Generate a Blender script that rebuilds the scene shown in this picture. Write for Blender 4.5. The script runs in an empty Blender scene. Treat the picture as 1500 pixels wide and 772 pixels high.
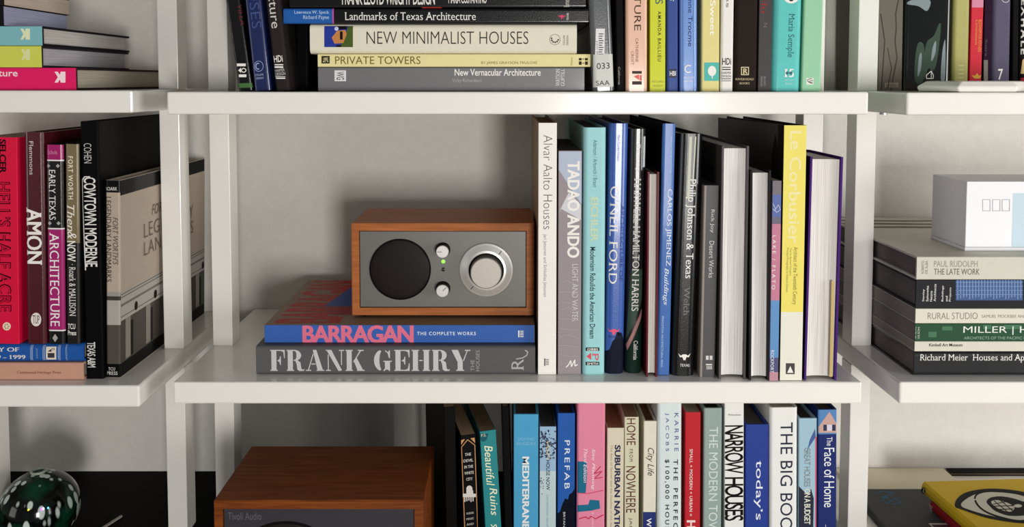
import bpy, bmesh, math, random
from mathutils import Vector, Matrix
random.seed(7)
S = bpy.context.scene
C = S.collection
PI = math.pi
# ------------------------------------------------------------------ camera
H = 1.30                      # camera height above the floor, metres
FPX = 1208.0                  # focal length in pixels of the 1500 px frame
PX0, PY0 = 740.0, 183.0       # principal point
PITCH = math.radians(3.0)
cd = bpy.data.cameras.new('camera'); cam = bpy.data.objects.new('camera', cd); C.objects.link(cam)
cam.location = (0, 0, H); cam.rotation_euler = (PI/2 - PITCH, 0, 0)
cd.sensor_fit = 'HORIZONTAL'; cd.sensor_width = 36.0; cd.lens = FPX/1500*36
cd.shift_x = (750-PX0)/1500; cd.shift_y = (PY0-386)/1500; cd.clip_start = .02
S.camera = cam
# ------------------------------------------------------------------ light
w = bpy.data.worlds.new('world'); S.world = w; w.use_nodes = True
bg = w.node_tree.nodes['Background']; bg.inputs[0].default_value = (.93, .96, 1, 1); bg.inputs[1].default_value = .15
def area(name, loc, target, sx, sy, power, col):
    l = bpy.data.lights.new(name, 'AREA'); l.shape = 'RECTANGLE'; l.size = sx; l.size_y = sy
    l.energy = power; l.color = col
    o = bpy.data.objects.new(name, l); C.objects.link(o); o.location = loc
    d = Vector(target) - Vector(loc); o.rotation_euler = d.to_track_quat('-Z', 'Y').to_euler()
    return o
area('window_light', (2.4, -.50, H-.12), (.1, 1.0, H-.22), 1.1, 1.1, 38, (1, .985, .96))
area('left_fill_light', (-2.7, -.9, H-.05), (0, 1.0, H-.2), 1.0, 1.1, 10, (1, .95, .90))  # added fill lamp on the left, not an actual window
area('rear_window_light', (.50, -1.35, H-.28), (.15, 1.0, H-.20), .34, .58, 28, (1, .98, .95))
# weak upward lamp added to stand in for daylight bounced off the floor
area('floor_bounce_light', (.25, -.55, .04), (.25, -.35, 1.0), 2.2, 1.2, 3, (1, .97, .92))
S.view_settings.view_transform = 'Standard'; S.view_settings.look = 'None'
S.view_settings.exposure = 0.0; S.view_settings.gamma = 1.0; S.view_settings.use_curve_mapping = False

# ------------------------------------------------------------------ helpers
def ray(px, py):
    u = (px-PX0)/FPX; v = (PY0-py)/FPX
    return Vector((u, math.cos(PITCH)+v*math.sin(PITCH), v*math.cos(PITCH)-math.sin(PITCH)))
def at(px, py, Y):
    d = ray(px, py); k = Y/d.y
    return Vector((d.x*k, Y, H+d.z*k))
def Yon(px, py, z):           # depth at which the line of sight meets height z
    d = ray(px, py); return d.y*(z-H)/d.z
def lin(c):
    r = []
    for v in c[:3]:
        v /= 255.0
        r.append(v/12.92 if v <= .04045 else ((v+.055)/1.055)**2.4)
    return (*r, 1)
MC = {}
def mat(col, rough=.5, coat=0., metal=0., bump=0., bscale=300., var=0., emit=0.):
    key = (tuple(col), rough, coat, metal, bump, bscale, var, emit)
    if key in MC: return MC[key]
    m = bpy.data.materials.new('paint'); m.use_nodes = True
    nt = m.node_tree; b = nt.nodes['Principled BSDF']
    b.inputs['Base Color'].default_value = lin(col); b.inputs['Roughness'].default_value = rough
    b.inputs['Metallic'].default_value = metal; b.inputs['Coat Weight'].default_value = coat
    b.inputs['Coat Roughness'].default_value = .12; b.inputs['Specular IOR Level'].default_value = .35 if (coat >= .3 or rough < .4) else (.05 if max(col) < 60 else .16)
    if emit:
        b.inputs['Emission Color'].default_value = lin(col); b.inputs['Emission Strength'].default_value = emit
    if bump or var:
        tc = nt.nodes.new('ShaderNodeTexCoord'); n = nt.nodes.new('ShaderNodeTexNoise')
        n.inputs['Scale'].default_value = bscale; n.inputs['Detail'].default_value = 4
        nt.links.new(tc.outputs['Object'], n.inputs['Vector'])
        if bump:
            bp = nt.nodes.new('ShaderNodeBump'); bp.inputs['Strength'].default_value = bump; bp.inputs['Distance'].default_value = .001
            nt.links.new(n.outputs['Fac'], bp.inputs['Height']); nt.links.new(bp.outputs['Normal'], b.inputs['Normal'])
        if var:
            n2 = nt.nodes.new('ShaderNodeTexNoise'); n2.inputs['Scale'].default_value = bscale*.15; n2.inputs['Detail'].default_value = 3
            nt.links.new(tc.outputs['Object'], n2.inputs['Vector'])
            mx = nt.nodes.new('ShaderNodeMix'); mx.data_type = 'RGBA'
            c = lin(col); mx.inputs[6].default_value = tuple(x*(1-var) for x in c[:3])+(1,)
            mx.inputs[7].default_value = tuple(min(1, x*(1+var)) for x in c[:3])+(1,)
            nt.links.new(n2.outputs['Fac'], mx.inputs[0]); nt.links.new(mx.outputs[2], b.inputs['Base Color'])
    MC[key] = m
    return m
def cover_mat(col, rough=.42, coat=.35):
    if coat < .6: rough, coat = max(rough, .5), (0 if max(col) < 90 else coat*.12)
    return mat(col, rough, coat*.6, 0, .12, 500., .05)
def page_mat(col=(214, 206, 192), axis=0):
    key = ('page', tuple(col), axis)
    if key in MC: return MC[key]
    m = bpy.data.materials.new('paper_edges'); m.use_nodes = True; nt = m.node_tree; b = nt.nodes['Principled BSDF']
    b.inputs['Roughness'].default_value = .8
    tc = nt.nodes.new('ShaderNodeTexCoord'); mp = nt.nodes.new('ShaderNodeMapping')
    mp.inputs['Scale'].default_value = (1600, 10, 10)
    n = nt.nodes.new('ShaderNodeTexNoise'); n.inputs['Scale'].default_value = 1; n.inputs['Detail'].default_value = 5
    nt.links.new(tc.outputs['Object'], mp.inputs['Vector']); nt.links.new(mp.outputs['Vector'], n.inputs['Vector'])
    cr = nt.nodes.new('ShaderNodeValToRGB'); c = lin(col)
    cr.color_ramp.elements[0].position = .3; cr.color_ramp.elements[0].color = tuple(x*.62 for x in c[:3])+(1,)
    cr.color_ramp.elements[1].position = .62; cr.color_ramp.elements[1].color = c
    nt.links.new(n.outputs['Fac'], cr.inputs['Fac']); nt.links.new(cr.outputs['Color'], b.inputs['Base Color'])
    bp = nt.nodes.new('ShaderNodeBump'); bp.inputs['Strength'].default_value = .35; bp.inputs['Distance'].default_value = .0006
    nt.links.new(n.outputs['Fac'], bp.inputs['Height']); nt.links.new(bp.outputs['Normal'], b.inputs['Normal'])
    MC[key] = m
    return m
def wood_mat(c1, c2, rough=.4):
    m = bpy.data.materials.new('wood_veneer'); m.use_nodes = True; nt = m.node_tree; b = nt.nodes['Principled BSDF']
    b.inputs['Roughness'].default_value = rough; b.inputs['Specular IOR Level'].default_value = .2
    tc = nt.nodes.new('ShaderNodeTexCoord'); mp = nt.nodes.new('ShaderNodeMapping'); mp.inputs['Scale'].default_value = (14, 260, 260)
    n = nt.nodes.new('ShaderNodeTexNoise'); n.inputs['Scale'].default_value = 1; n.inputs['Detail'].default_value = 6; n.inputs['Distortion'].default_value = .6
    nt.links.new(tc.outputs['Object'], mp.inputs['Vector']); nt.links.new(mp.outputs['Vector'], n.inputs['Vector'])
    cr = nt.nodes.new('ShaderNodeValToRGB')
    cr.color_ramp.elements[0].position = .3; cr.color_ramp.elements[0].color = lin(c1)
    cr.color_ramp.elements[1].position = .7; cr.color_ramp.elements[1].color = lin(c2)
    nt.links.new(n.outputs['Fac'], cr.inputs['Fac']); nt.links.new(cr.outputs['Color'], b.inputs['Base Color'])
    bp = nt.nodes.new('ShaderNodeBump'); bp.inputs['Strength'].default_value = .15; bp.inputs['Distance'].default_value = .0004
    nt.links.new(n.outputs['Fac'], bp.inputs['Height']); nt.links.new(bp.outputs['Normal'], b.inputs['Normal'])
    return m
def link(name, me, m=None, parent=None, label=None, smooth=False):
    o = bpy.data.objects.new(name, me); C.objects.link(o)
    if m is not None: me.materials.append(m)
    if parent is not None: o.parent = parent
    if label: o['label'] = label
    if smooth: me.polygons.foreach_set('use_smooth', [True]*len(me.polygons))
    return o
def thing(name, label, cat, loc=(0, 0, 0), group=None):
    o = bpy.data.objects.new(name, None); C.objects.link(o); o.empty_display_size = .02
    o.location = loc; o['label'] = label; o['category'] = cat
    if group: o['group'] = group
    return o
def pyd(name, vs, fs, m, parent=None, label=None, smooth=False):
    me = bpy.data.meshes.new(name); me.from_pydata([tuple(v) for v in vs], [], fs); me.update()
    return link(name, me, m, parent, label, smooth)
def bxmesh(name, x0, x1, y0, y1, z0, z1, bev=0., seg=2):
    bm = bmesh.new(); bmesh.ops.create_cube(bm, size=1)
    for v in bm.verts:
        v.co = Vector((x0 if v.co.x < 0 else x1, y0 if v.co.y < 0 else y1, z0 if v.co.z < 0 else z1))
    if bev: bmesh.ops.bevel(bm, geom=list(bm.edges), offset=bev, segments=seg, affect='EDGES', profile=.5)
    me = bpy.data.meshes.new(name); bm.to_mesh(me); bm.free(); return me
def box(name, x0, x1, y0, y1, z0, z1, m, parent=None, bev=0., label=None, seg=2):
    return link(name, bxmesh(name, x0, x1, y0, y1, z0, z1, bev, seg), m, parent, label)
def lathe(name, prof, m, parent=None, loc=(0, 0, 0), n=40, axis='Y', label=None):
    # prof: (radius, forward) pairs, forward = towards the viewer (-Y) or up (Z)
    vs, fs = [], []
    for r, f in prof:
        for i in range(n):
            a = 2*PI*i/n
            if axis == 'Y': vs.append((loc[0]+r*math.cos(a), loc[1]-f, loc[2]+r*math.sin(a)))
            else: vs.append((loc[0]+r*math.cos(a), loc[1]+r*math.sin(a), loc[2]+f))
    for k in range(len(prof)-1):
        for i in range(n):
            j = (i+1) % n
            fs.append((k*n+i, k*n+j, (k+1)*n+j, (k+1)*n+i))
    fs.append(tuple(range((len(prof)-1)*n, len(prof)*n)))
    fs.append(tuple(reversed(range(n))))
    o = pyd(name, vs, fs, m, parent, label)
    bm = bmesh.new(); bm.from_mesh(o.data); bmesh.ops.recalc_face_normals(bm, faces=bm.faces); bm.to_mesh(o.data); bm.free()
    return o

# ------------------------------------------------------------------ lettering
GC = {}
def add_serifs(vs, fs, sw=.055, sh=.045):
    ec = {}
    for f in fs:
        for i in range(len(f)):
            a, b = f[i], f[(i+1) % len(f)]
            k = (min(a, b), max(a, b)); ec[k] = ec.get(k, 0)+1
    be = [k for k, c in ec.items() if c == 1]
    nb = {}
    for a, b in be: nb.setdefault(a, []).append(b); nb.setdefault(b, []).append(a)
    out = []
    for a, b in be:
        if abs(vs[a][1]-vs[b][1]) > .004: continue
        L = abs(vs[a][0]-vs[b][0])
        if L < .02 or L > .24: continue
        o1 = [k for k in nb[a] if k != b]; o2 = [k for k in nb[b] if k != a]
        if len(o1) != 1 or len(o2) != 1: continue
        d1 = (vs[o1[0]][0]-vs[a][0], vs[o1[0]][1]-vs[a][1]); d2 = (vs[o2[0]][0]-vs[b][0], vs[o2[0]][1]-vs[b][1])
        if d1[1]*d2[1] <= 0: continue
        if abs(d1[0]) > .75*abs(d1[1]) or abs(d2[0]) > .75*abs(d2[1]): continue
        if abs(d1[1]) < .05 or abs(d2[1]) < .05: continue
        y = vs[a][1]; s = sh if d1[1] > 0 else -sh
        out.append((min(vs[a][0], vs[b][0])-sw, max(vs[a][0], vs[b][0])+sw, y, y+s))
    vs = list(vs); fs = list(fs)
    for x0, x1, y0, y1 in out:
        n = len(vs); vs += [(x0, y0), (x1, y0), (x1, y1), (x0, y1)]; fs.append((n, n+1, n+2, n+3))
    return vs, fs
def crescent(cx, cy, rx, ry, ix, iy, a0, a1, n=14):
    A = [math.radians(a0+(a1-a0)*i/n) for i in range(n+1)]
    return [(cx+rx*math.cos(a), cy+ry*math.sin(a)) for a in A]+[(cx+ix*math.cos(a), cy+iy*math.sin(a)) for a in reversed(A)]
def R_(x0, x1, y0, y1): return [(x0, y0), (x1, y0), (x1, y1), (x0, y1)]
DID = {   # fat-face stencil capitals: width, polygons
 'F': (.84, [R_(.06,.34,0,1), R_(0,.40,0,.05), R_(0,.40,.95,1), R_(.40,.80,.95,1), [(.52,.97),(.72,.90),(.76,.60),(.80,.60),(.80,1)], [(.38,.48),(.50,.42),(.54,.28),(.58,.28),(.58,.70),(.54,.70),(.50,.56)]]),
 'R': (1.0, [R_(.06,.34,0,1), R_(0,.40,0,.05), R_(0,.40,.95,1), crescent(.44,.74,.36,.26,.10,.21,90,-90), R_(.38,.45,.95,1), R_(.38,.46,.48,.53), [(.46,.50),(.60,.50),(.76,.40),(.80,.12),(.86,.06),(.98,.08),(.94,0),(.70,-.01),(.58,.06),(.54,.34)]]),
 'A': (1.0, [[(.10,.04),(.16,.04),(.42,.78),(.39,.84)], R_(.0,.28,0,.05), [(.38,1),(.58,1),(.94,0),(.64,0)], R_(.58,1.0,0,.05), R_(.30,.52,.30,.35)]),
 'N': (1.06, [R_(.14,.19,.0,.78), R_(.04,.30,0,.05), [(.0,1),(.34,1),(.92,.02),(.80,.0),(.72,0),(.10,.95)], R_(.87,.92,.28,1), R_(.76,1.04,.95,1)]),
 'K': (1.04, [R_(.06,.34,0,1), R_(0,.40,0,.05), R_(0,.40,.95,1), [(.40,.40),(.46,.42),(.86,.96),(.78,.96)], R_(.68,1.0,.95,1), [(.44,.50),(.60,.64),(.98,0),(.66,0)], R_(.62,1.04,0,.05)]),
 'G': (1.06, [crescent(.46,.5,.46,.51,.16,.46,108,252), crescent(.50,.5,.40,.51,.36,.46,72,20), [(.80,.68),(.84,.60),(.88,.60),(.88,.98),(.84,.98),(.76,.86)], R_(.60,.88,.06,.46), R_(.52,.98,.43,.48), [(.50,.0),(.58,.0),(.70,.10),(.84,0),(.88,0),(.88,.3),(.60,.3),(.60,.12)]]),
 'E': (.90, [R_(.06,.34,0,1), R_(0,.40,0,.05), R_(0,.40,.95,1), R_(.40,.84,.95,1), R_(.40,.84,0,.05), [(.52,.97),(.74,.90),(.80,.64),(.84,.64),(.84,1)], [(.52,.03),(.74,.10),(.80,.36),(.84,.36),(.84,0)], [(.38,.48),(.52,.43),(.56,.30),(.60,.30),(.60,.68),(.56,.68),(.52,.55)]]),
 'H': (1.06, [R_(.06,.34,0,1), R_(0,.40,0,.05), R_(0,.40,.95,1), R_(.40,.60,.47,.52), R_(.66,.94,0,1), R_(.60,1.0,0,.05), R_(.60,1.0,.95,1)]),
 'Y': (1.0, [[(.0,1),(.36,1),(.62,.46),(.62,.0),(.34,0),(.34,.42)], R_(.26,.70,0,.05), [(.64,.50),(.68,.46),(.90,.97),(.85,.97)], R_(.74,1.04,.95,1)]),
 ' ': (.40, [])}
n_glyph = [0]
RC = {}
def rawtext(s, style, sp):
    key = (s, style, sp)
    if key in RC: n_glyph[0] = len(RC[key][0]); return RC[key]
    cu = bpy.data.curves.new('t', 'FONT'); cu.body = s; cu.resolution_u = 3; cu.space_character = sp
    if style in ('bold', 'black'): cu.offset = .012 if style == 'bold' else .022
    if style in ('thin',): cu.offset = -.012
    if style in ('serif', 'serifb', 'serifi'): cu.offset = -.006
    if style in ('ital', 'serifi', 'script'): cu.shear = .28
    o = bpy.data.objects.new('t', cu); C.objects.link(o)
    me = bpy.data.meshes.new_from_object(o)
    vs = [(v.co.x, v.co.y) for v in me.vertices]; fs = [tuple(p.vertices) for p in me.polygons]
    bpy.data.objects.remove(o); bpy.data.curves.remove(cu); bpy.data.meshes.remove(me)
    w_ = max(v[0] for v in vs)-min(v[0] for v in vs) if vs else 0
    n_glyph[0] = len(vs); RC[key] = (vs, fs, w_)
    return RC[key]
def glyphs(s, style, sp):
    key = (s, style, sp)
    if key in GC: return GC[key]
    vs, fs = [], []
    if style == 'didone':
        x = 0
        for ch in s:
            wd, polys = DID[ch]
            for p in polys:
                n = len(vs); vs += [(x+a, b, (len(fs) % 9)*4e-6) for a, b in p]; fs.append(tuple(range(n, n+len(p))))
            x += wd+.06
    else:
        if style == 'black' or (sp < 1 and len(s) > 1):
            x = 0; vs, fs = [], []
            for q, ch in enumerate(s):
                adv = rawtext('H'+ch+'H', style, 1)[2]-rawtext('HH', style, 1)[2]
                if ch != ' ':
                    v, f, _ = rawtext(ch, style, 1); n = len(vs)
                    for k in range(2 if style == 'black' else 1):
                        n = len(vs); vs += [(a_+x+k*.03, b_, (q % 2)*5e-6+k*1.2e-5) for a_, b_ in v]; fs += [tuple(i+n for i in g) for g in f]
                x += adv*sp
        else:
            vs, fs, _ = rawtext(s, style, sp)
            if style.startswith('serif'):
                vs, fs = add_serifs(vs, fs); n = len(vs)
                sh = .035 if style == 'serifb' else .014; base_f = list(fs); base_v = list(vs)
                vs = [(x, y, 0) if i < n_glyph[0] else (x, y, 4e-6) for i, (x, y) in enumerate(base_v)]
                for k in ((1, 2) if style == 'serifb' else (1,)):
                    m = len(vs); vs += [(x+sh*k, y, 8e-6*k+(0 if i < n_glyph[0] else 4e-6)) for i, (x, y) in enumerate(base_v)]
                    fs += [tuple(i+m for i in f) for f in base_f]
    x0 = min(v[0] for v in vs); x1 = max(v[0] for v in vs); y0 = min(v[1] for v in vs); y1 = max(v[1] for v in vs)
    nv = [((v[0]-x0)/(x1-x0), (v[1]-y0)/(y1-y0), v[2] if len(v) > 2 else 0.) for v in vs]
    GC[key] = (nv, fs)
    return GC[key]
class Face:
    """A flat side of a thing on which print is laid. Local x right, z up, y inward."""
    def __init__(s, root, L=None, prof=None):
        s.root = root; s.L = L or Matrix.Identity(4); s.prof = prof; s.layer = .00012
        loc, q, sc = Matrix.LocRotScale(root.location, root.rotation_euler, None).decompose()
        s.W = Matrix.LocRotScale(root.location, root.rotation_euler, None) @ s.L; s.I = s.W.inverted()
    def px(s, x, y):
        o = s.I @ Vector((0, 0, H)); d = s.I.to_3x3() @ ray(x, y)
        k = -o.y/d.y; p = o+d*k
        return Vector((p.x, p.z))
    lim = None
    def put(s, x, z, lay=0.):
        if s.lim: x = min(max(x, -s.lim[0]), s.lim[0]); z = min(max(z, .0003), s.lim[1])
        y = s.prof(x) if s.prof else 0.
        return s.L @ Vector((x, y-lay, z))
    def nl(s): s.layer += .00003; return s.layer
def snap(v):
    return Vector((v.x, 0)) if abs(v.x) > abs(v.y) else Vector((0, v.y))
def decal(f, pts, fs, m, name):
    # pts: (x, z, lift) on the face; cut where the spine curves so the print hugs it
    cuts = getattr(f, 'cuts', None)
    if cuts:
        x0 = min(p[0] for p in pts); x1 = max(p[0] for p in pts)
        cuts = [c for c in cuts if x0+1e-5 < c < x1-1e-5]
    if cuts:
        bm = bmesh.new(); vv = [bm.verts.new((a, b, e)) for a, b, e in pts]
        for q in fs:
            try: bm.faces.new([vv[i] for i in q])
            except ValueError: pass
        bmesh.ops.triangulate(bm, faces=[q for q in bm.faces if len(q.verts) > 4])
        for c in cuts:
            bmesh.ops.bisect_plane(bm, geom=bm.verts[:]+bm.edges[:]+bm.faces[:], plane_co=(c, 0, 0), plane_no=(1, 0, 0), dist=1e-7)
        bm.verts.ensure_lookup_table(); bm.verts.index_update()
        pts = [tuple(v.co) for v in bm.verts]; fs = [tuple(v.index for v in q.verts) for q in bm.faces]; bm.free()
    return pyd(name, [f.put(*q) for q in pts], fs, m, f.root)
def T(f, s, x0, y0, x1, y1, col, d='d', style='sans', sp=1., name='lettering', rough=.5):
    if isinstance(f, Book): f = f.spine
    cx, cy = (x0+x1)/2, (y0+y1)/2; c = f.px(cx, cy)
    hor = f.px(x1, cy)-f.px(x0, cy); ver = f.px(cx, y0)-f.px(cx, y1)
    hor, ver = snap(hor), snap(ver)
    if d == 'r': Rv, Uv = hor, ver
    elif d == 'd': Rv, Uv = -ver, hor
    else: Rv, Uv = ver, -hor
    vs, fs = glyphs(s, style, sp); lay = f.nl()
    out = []
    for a, b, e in vs:
        p = c+Rv*(a-.5)+Uv*(b-.5); out.append((p.x, p.y, lay+e))
    return decal(f, out, fs, mat(col, rough), name)
def P(f, pts, col, name='print_or_glare_patch', rough=.45):
    if isinstance(f, Book): f = f.spine
    lay = f.nl(); out = [(*f.px(x, y), lay) for x, y in pts]
    return decal(f, out, [tuple(range(len(out)))], mat(col, rough, .02), name)
def multi(f, polys, col, name='printed_mark'):
    if isinstance(f, Book): f = f.spine
    lay = f.nl(); vs, fs = [], []
    for q, p in enumerate(polys):
        n = len(vs); vs += [(*f.px(x, y), lay+(q % 24)*4e-6) for x, y in p]; fs.append(tuple(range(n, n+len(p))))
    return decal(f, vs, fs, mat(col, .5), name)
def rc(x0, y0, x1, y1): return [(x0, y0), (x1, y0), (x1, y1), (x0, y1)]
def el(cx, cy, rx, ry, n=20, a0=0, a1=360):
    return [(cx+rx*math.cos(math.radians(a0+(a1-a0)*i/n)), cy+ry*math.sin(math.radians(a0+(a1-a0)*i/n))) for i in range(n if a1-a0 == 360 else n+1)]
def ring(cx, cy, rx, ry, w, n=18, a0=0, a1=360):
    ps = []
    for i in range(n):
        a, b = math.radians(a0+(a1-a0)*i/n), math.radians(a0+(a1-a0)*(i+1)/n)
        ps.append([(cx+rx*math.cos(a), cy+ry*math.sin(a)), (cx+rx*math.cos(b), cy+ry*math.sin(b)),
                   (cx+(rx-w)*math.cos(b), cy+(ry-w)*math.sin(b)), (cx+(rx-w)*math.cos(a), cy+(ry-w)*math.sin(a))])
    return ps
def strokes(pts, w):
    ps = []
    for (a, b), (c, d) in zip(pts[:-1], pts[1:]):
        L = math.hypot(c-a, d-b) or 1; nx, ny = -(d-b)/L*w/2, (c-a)/L*w/2
        ps.append([(a+nx, b+ny), (c+nx, d+ny), (c-nx, d-ny), (a-nx, b-ny)])
    return ps

def smooth(pts, n=6):
    out = []; N = len(pts)
    for i in range(N):
        p0, p1, p2, p3 = pts[i-1], pts[i], pts[(i+1) % N], pts[(i+2) % N]
        for k in range(n):
            u = k/n; out.append(tuple(.5*((2*p1[j])+(-p0[j]+p2[j])*u+(2*p0[j]-5*p1[j]+4*p2[j]-p3[j])*u*u+(-p0[j]+3*p1[j]-3*p2[j]+p3[j])*u**3) for j in (0, 1)))
    return out
# ------------------------------------------------------------------ books
class Book: pass
def make_book(name, label, t, h, d, loc, rot, col, kind='hard', pages=(214, 206, 192), rough=.42, coat=.35, rr=None, group=None):
    b = Book(); b.t, b.h, b.d = t, h, d
    b.root = thing(name, label, 'book', loc, group); b.root.rotation_euler = rot
    hard = kind == 'hard'; c = .0024 if hard else .0006
    c = min(c, t*.16)
    r = rr if rr is not None else (min(t*.22, .006) if hard else .0008)
    b.r = r
    prof = lambda x: 0 if abs(x) <= t/2-r else r-math.sqrt(max(0, r*r-(abs(x)-(t/2-r))**2))
    n = 6; xs = [-t/2+r*(1-math.cos(PI/2*i/n)) for i in range(n+1)]
    outer = [(-t/2, d)]+[(x, prof(x)) for x in xs]+[(-x, prof(x)) for x in reversed(xs)]+[(t/2, d)]
    ri = max(r-c, .0003); ti = t-2*c
    pin = lambda x: c if abs(x) <= ti/2-ri else c+ri-math.sqrt(max(0, ri*ri-(abs(x)-(ti/2-ri))**2))
    xi = [-ti/2+ri*(1-math.cos(PI/2*i/n)) for i in range(n+1)]
    inner = [(-ti/2, d)]+[(x, pin(x)) for x in xi]+[(-x, pin(x)) for x in reversed(xi)]+[(ti/2, d)]
    N = len(outer); vs = []
    for z in (0, h):
        vs += [(x, y, z) for x, y in outer]; vs += [(x, y, z) for x, y in inner]
    fs = []
    for i in range(N-1):
        fs.append((i, i+1, 2*N+i+1, 2*N+i)); fs.append((N+i+1, N+i, 3*N+i, 3*N+i+1))
        fs.append((i+1, i, N+i, N+i+1)); fs.append((2*N+i, 2*N+i+1, 3*N+i+1, 3*N+i))
    fs += [(N, 0, 2*N, 3*N), (N-1, 2*N-1, 4*N-1, 3*N-1)]
    b.cover = pyd('cover', vs, fs, cover_mat(col, rough, coat), b.root)
    g = .003 if hard else .0; e = .0001
    x = ti/2-e; y0, y1 = c+.0008, d-(.004 if hard else .0004); cc = min(.0025, t*.12) if hard else 0
    fe = [(-x, y1), (-x*.5, y1-cc*.8), (0, y1-cc), (x*.5, y1-cc*.8), (x, y1)]
    ol = [(-x, y0+ri*.8), (-x*.7, y0), (x*.7, y0), (x, y0+ri*.8)]+list(reversed(fe)); M = len(ol)
    vs = [(a, q, g+.0001) for a, q in ol]+[(a, q, h-g-.0001) for a, q in ol]
    fs = [(i, (i+1) % M, M+(i+1) % M, M+i) for i in range(M)]+[tuple(range(M-1, -1, -1)), tuple(range(M, 2*M))]
    b.pages = pyd('page_block', vs, fs, page_mat(pages), b.root)
    b.spine = Face(b.root, None, prof); b.spine.lim = (t/2-.0001, h-.0002)
    if r > .0004:
        cs = [-t/2+r*(1-math.cos(PI/2*i/6)) for i in range(1, 7)]; b.spine.cuts = cs+[-c_ for c_ in cs]
    b.R = Face(b.root, Matrix.Translation((t/2, 0, 0)) @ Matrix.Rotation(PI/2, 4, 'Z'))
    b.Lf = Face(b.root, Matrix.Translation((-t/2, 0, 0)) @ Matrix.Rotation(-PI/2, 4, 'Z'))
    return b
def band(b, a0, a1, col, name='spine_panel', across=None, rough=.45, coat=.2):
    # a0, a1: rows (upright) or columns (lying) of the band's two ends; None = spine end
    f = b.spine; t = b.t
    lying = abs(b.root.rotation_euler.y) > 1.2
    o = f.W @ Vector((0, 0, b.h/2))
    def zz(a, dflt):
        if a is None: return dflt
        q = Vector(((o.x)/(o.y)*FPX+PX0, 0))
        if lying:
            # row of the book's middle
            d = o-Vector((0, 0, H)); fw = d.y*math.cos(PITCH)-d.z*math.sin(PITCH); up = d.y*math.sin(PITCH)+d.z*math.cos(PITCH)
            return f.px(a, PY0-FPX*up/fw).y
        d = o-Vector((0, 0, H)); fw = d.y*math.cos(PITCH)-d.z*math.sin(PITCH)
        return f.px(PX0+FPX*d.x/fw, a).y
    z0 = zz(a1, 0.0002); z1 = zz(a0, b.h-.0002)
    lay = f.nl(); xs = [-t/2+t*i/16 for i in range(17)]
    r = b.r; xs = sorted(set([-t/2+r*(1-math.cos(PI/2*i/5)) for i in range(6)]+[t/2-r*(1-math.cos(PI/2*i/5)) for i in range(6)]))
    if across: xs = [x for x in xs if across[0]*t <= x+t/2 <= across[1]*t] ; xs = [across[0]*t-t/2]+xs+[across[1]*t-t/2]
    vs = [f.put(x, z0, lay) for x in xs]+[f.put(x, z1, lay) for x in xs]; n = len(xs)
    return pyd(name, vs, [(i, i+1, n+i+1, n+i) for i in range(n-1)], mat(col, rough, coat, 0, .1, 400., .04), b.root)
def upright(label, bot, top, pyt, z, col, Y=None, pyb=None, depth=.2, kind='hard', yaw=0., name=None, htop=None, maxz=None, flip=False, **kw):
    if Y is None: Y = Yon((bot[0]+bot[1])/2, pyb, z)
    p = [at(bot[0], 0, Y), at(bot[1], 0, Y)]
    d = ray(sum(bot)/2, 300)
    # rows of the base
    def Xat(px, zz):
        # X on plane Y for column px at height zz
        lo, hi = -900., 2200.
        for _ in range(40):
            m = (lo+hi)/2
            if at(px, m, Y).z > zz: lo = m
            else: hi = m
        return at(px, lo, Y).x
    if htop is None: zt = at(sum(top)/2, pyt, Y).z
    else: zt = z+htop
    if maxz: zt = min(zt, maxz)
    if htop is None or pyt is not None:
        zr = at(sum(top)/2, pyt, Y).z
    else: zr = zt
    bl, br = Xat(bot[0], z), Xat(bot[1], z); tl, tr = at(top[0], pyt, Y).x, at(top[1], pyt, Y).x
    cb, ct = (bl+br)/2, (tl+tr)/2
    lean = math.atan2(ct-cb, zr-z)
    if abs(lean) < math.radians(.35) and not kw.pop('keep', False): 
        cb = (cb+ct)/2; lean = 0
    kw.pop('keep', None)
    t = min(br-bl, tr-tl)*.5+max(br-bl, tr-tl)*.5
    t = t*math.cos(lean)-.0005
    h = (zt-z)/math.cos(lean)-abs(math.sin(lean))*t*.5
    zl = z+abs(math.sin(lean))*t/2
    loc = (cb, Y, zl+.0001)
    nm = name or ('hardcover_book' if kind == 'hard' else 'paperback_book')
    if flip:      # fore-edge towards the viewer
        b = make_book(nm, label, t, h, depth, (cb, Y+depth, zl+.0001), (0, -lean, PI), col, kind, **kw)
        b.root.rotation_euler = (Matrix.Rotation(lean, 3, 'Y') @ Matrix.Rotation(PI, 3, 'Z')).to_euler()
        return b
    rot = (Matrix.Rotation(lean, 3, 'Y') @ Matrix.Rotation(yaw, 3, 'Z')).to_euler()
    return make_book(nm, label, t, h, depth, loc, rot, col, kind, **kw)
def lying(label, l, r, pyt, pyb, zb, Y, depth, col, kind='hard', name=None, length=None, zt=None, **kw):
    if zt is None: zt = at((l+r)/2, pyt, Y).z
    py = (pyt+pyb)/2
    xr = at(r, py, Y).x; xl = at(l, py, Y).x; L = length or (xr-xl)
    if length and l > PX0: xr = xl+L
    t = zt-zb-.0003
    b = make_book(name or ('hardcover_book' if kind == 'hard' else 'paperback_book'), label, t, L, depth,
                  (xr, Y, zb+t/2+.0001), (0, -PI/2, 0), col, kind, **kw)
    b.top = zt
    return b

WHITE = (238, 235, 228); INK = (28, 26, 26)
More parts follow.
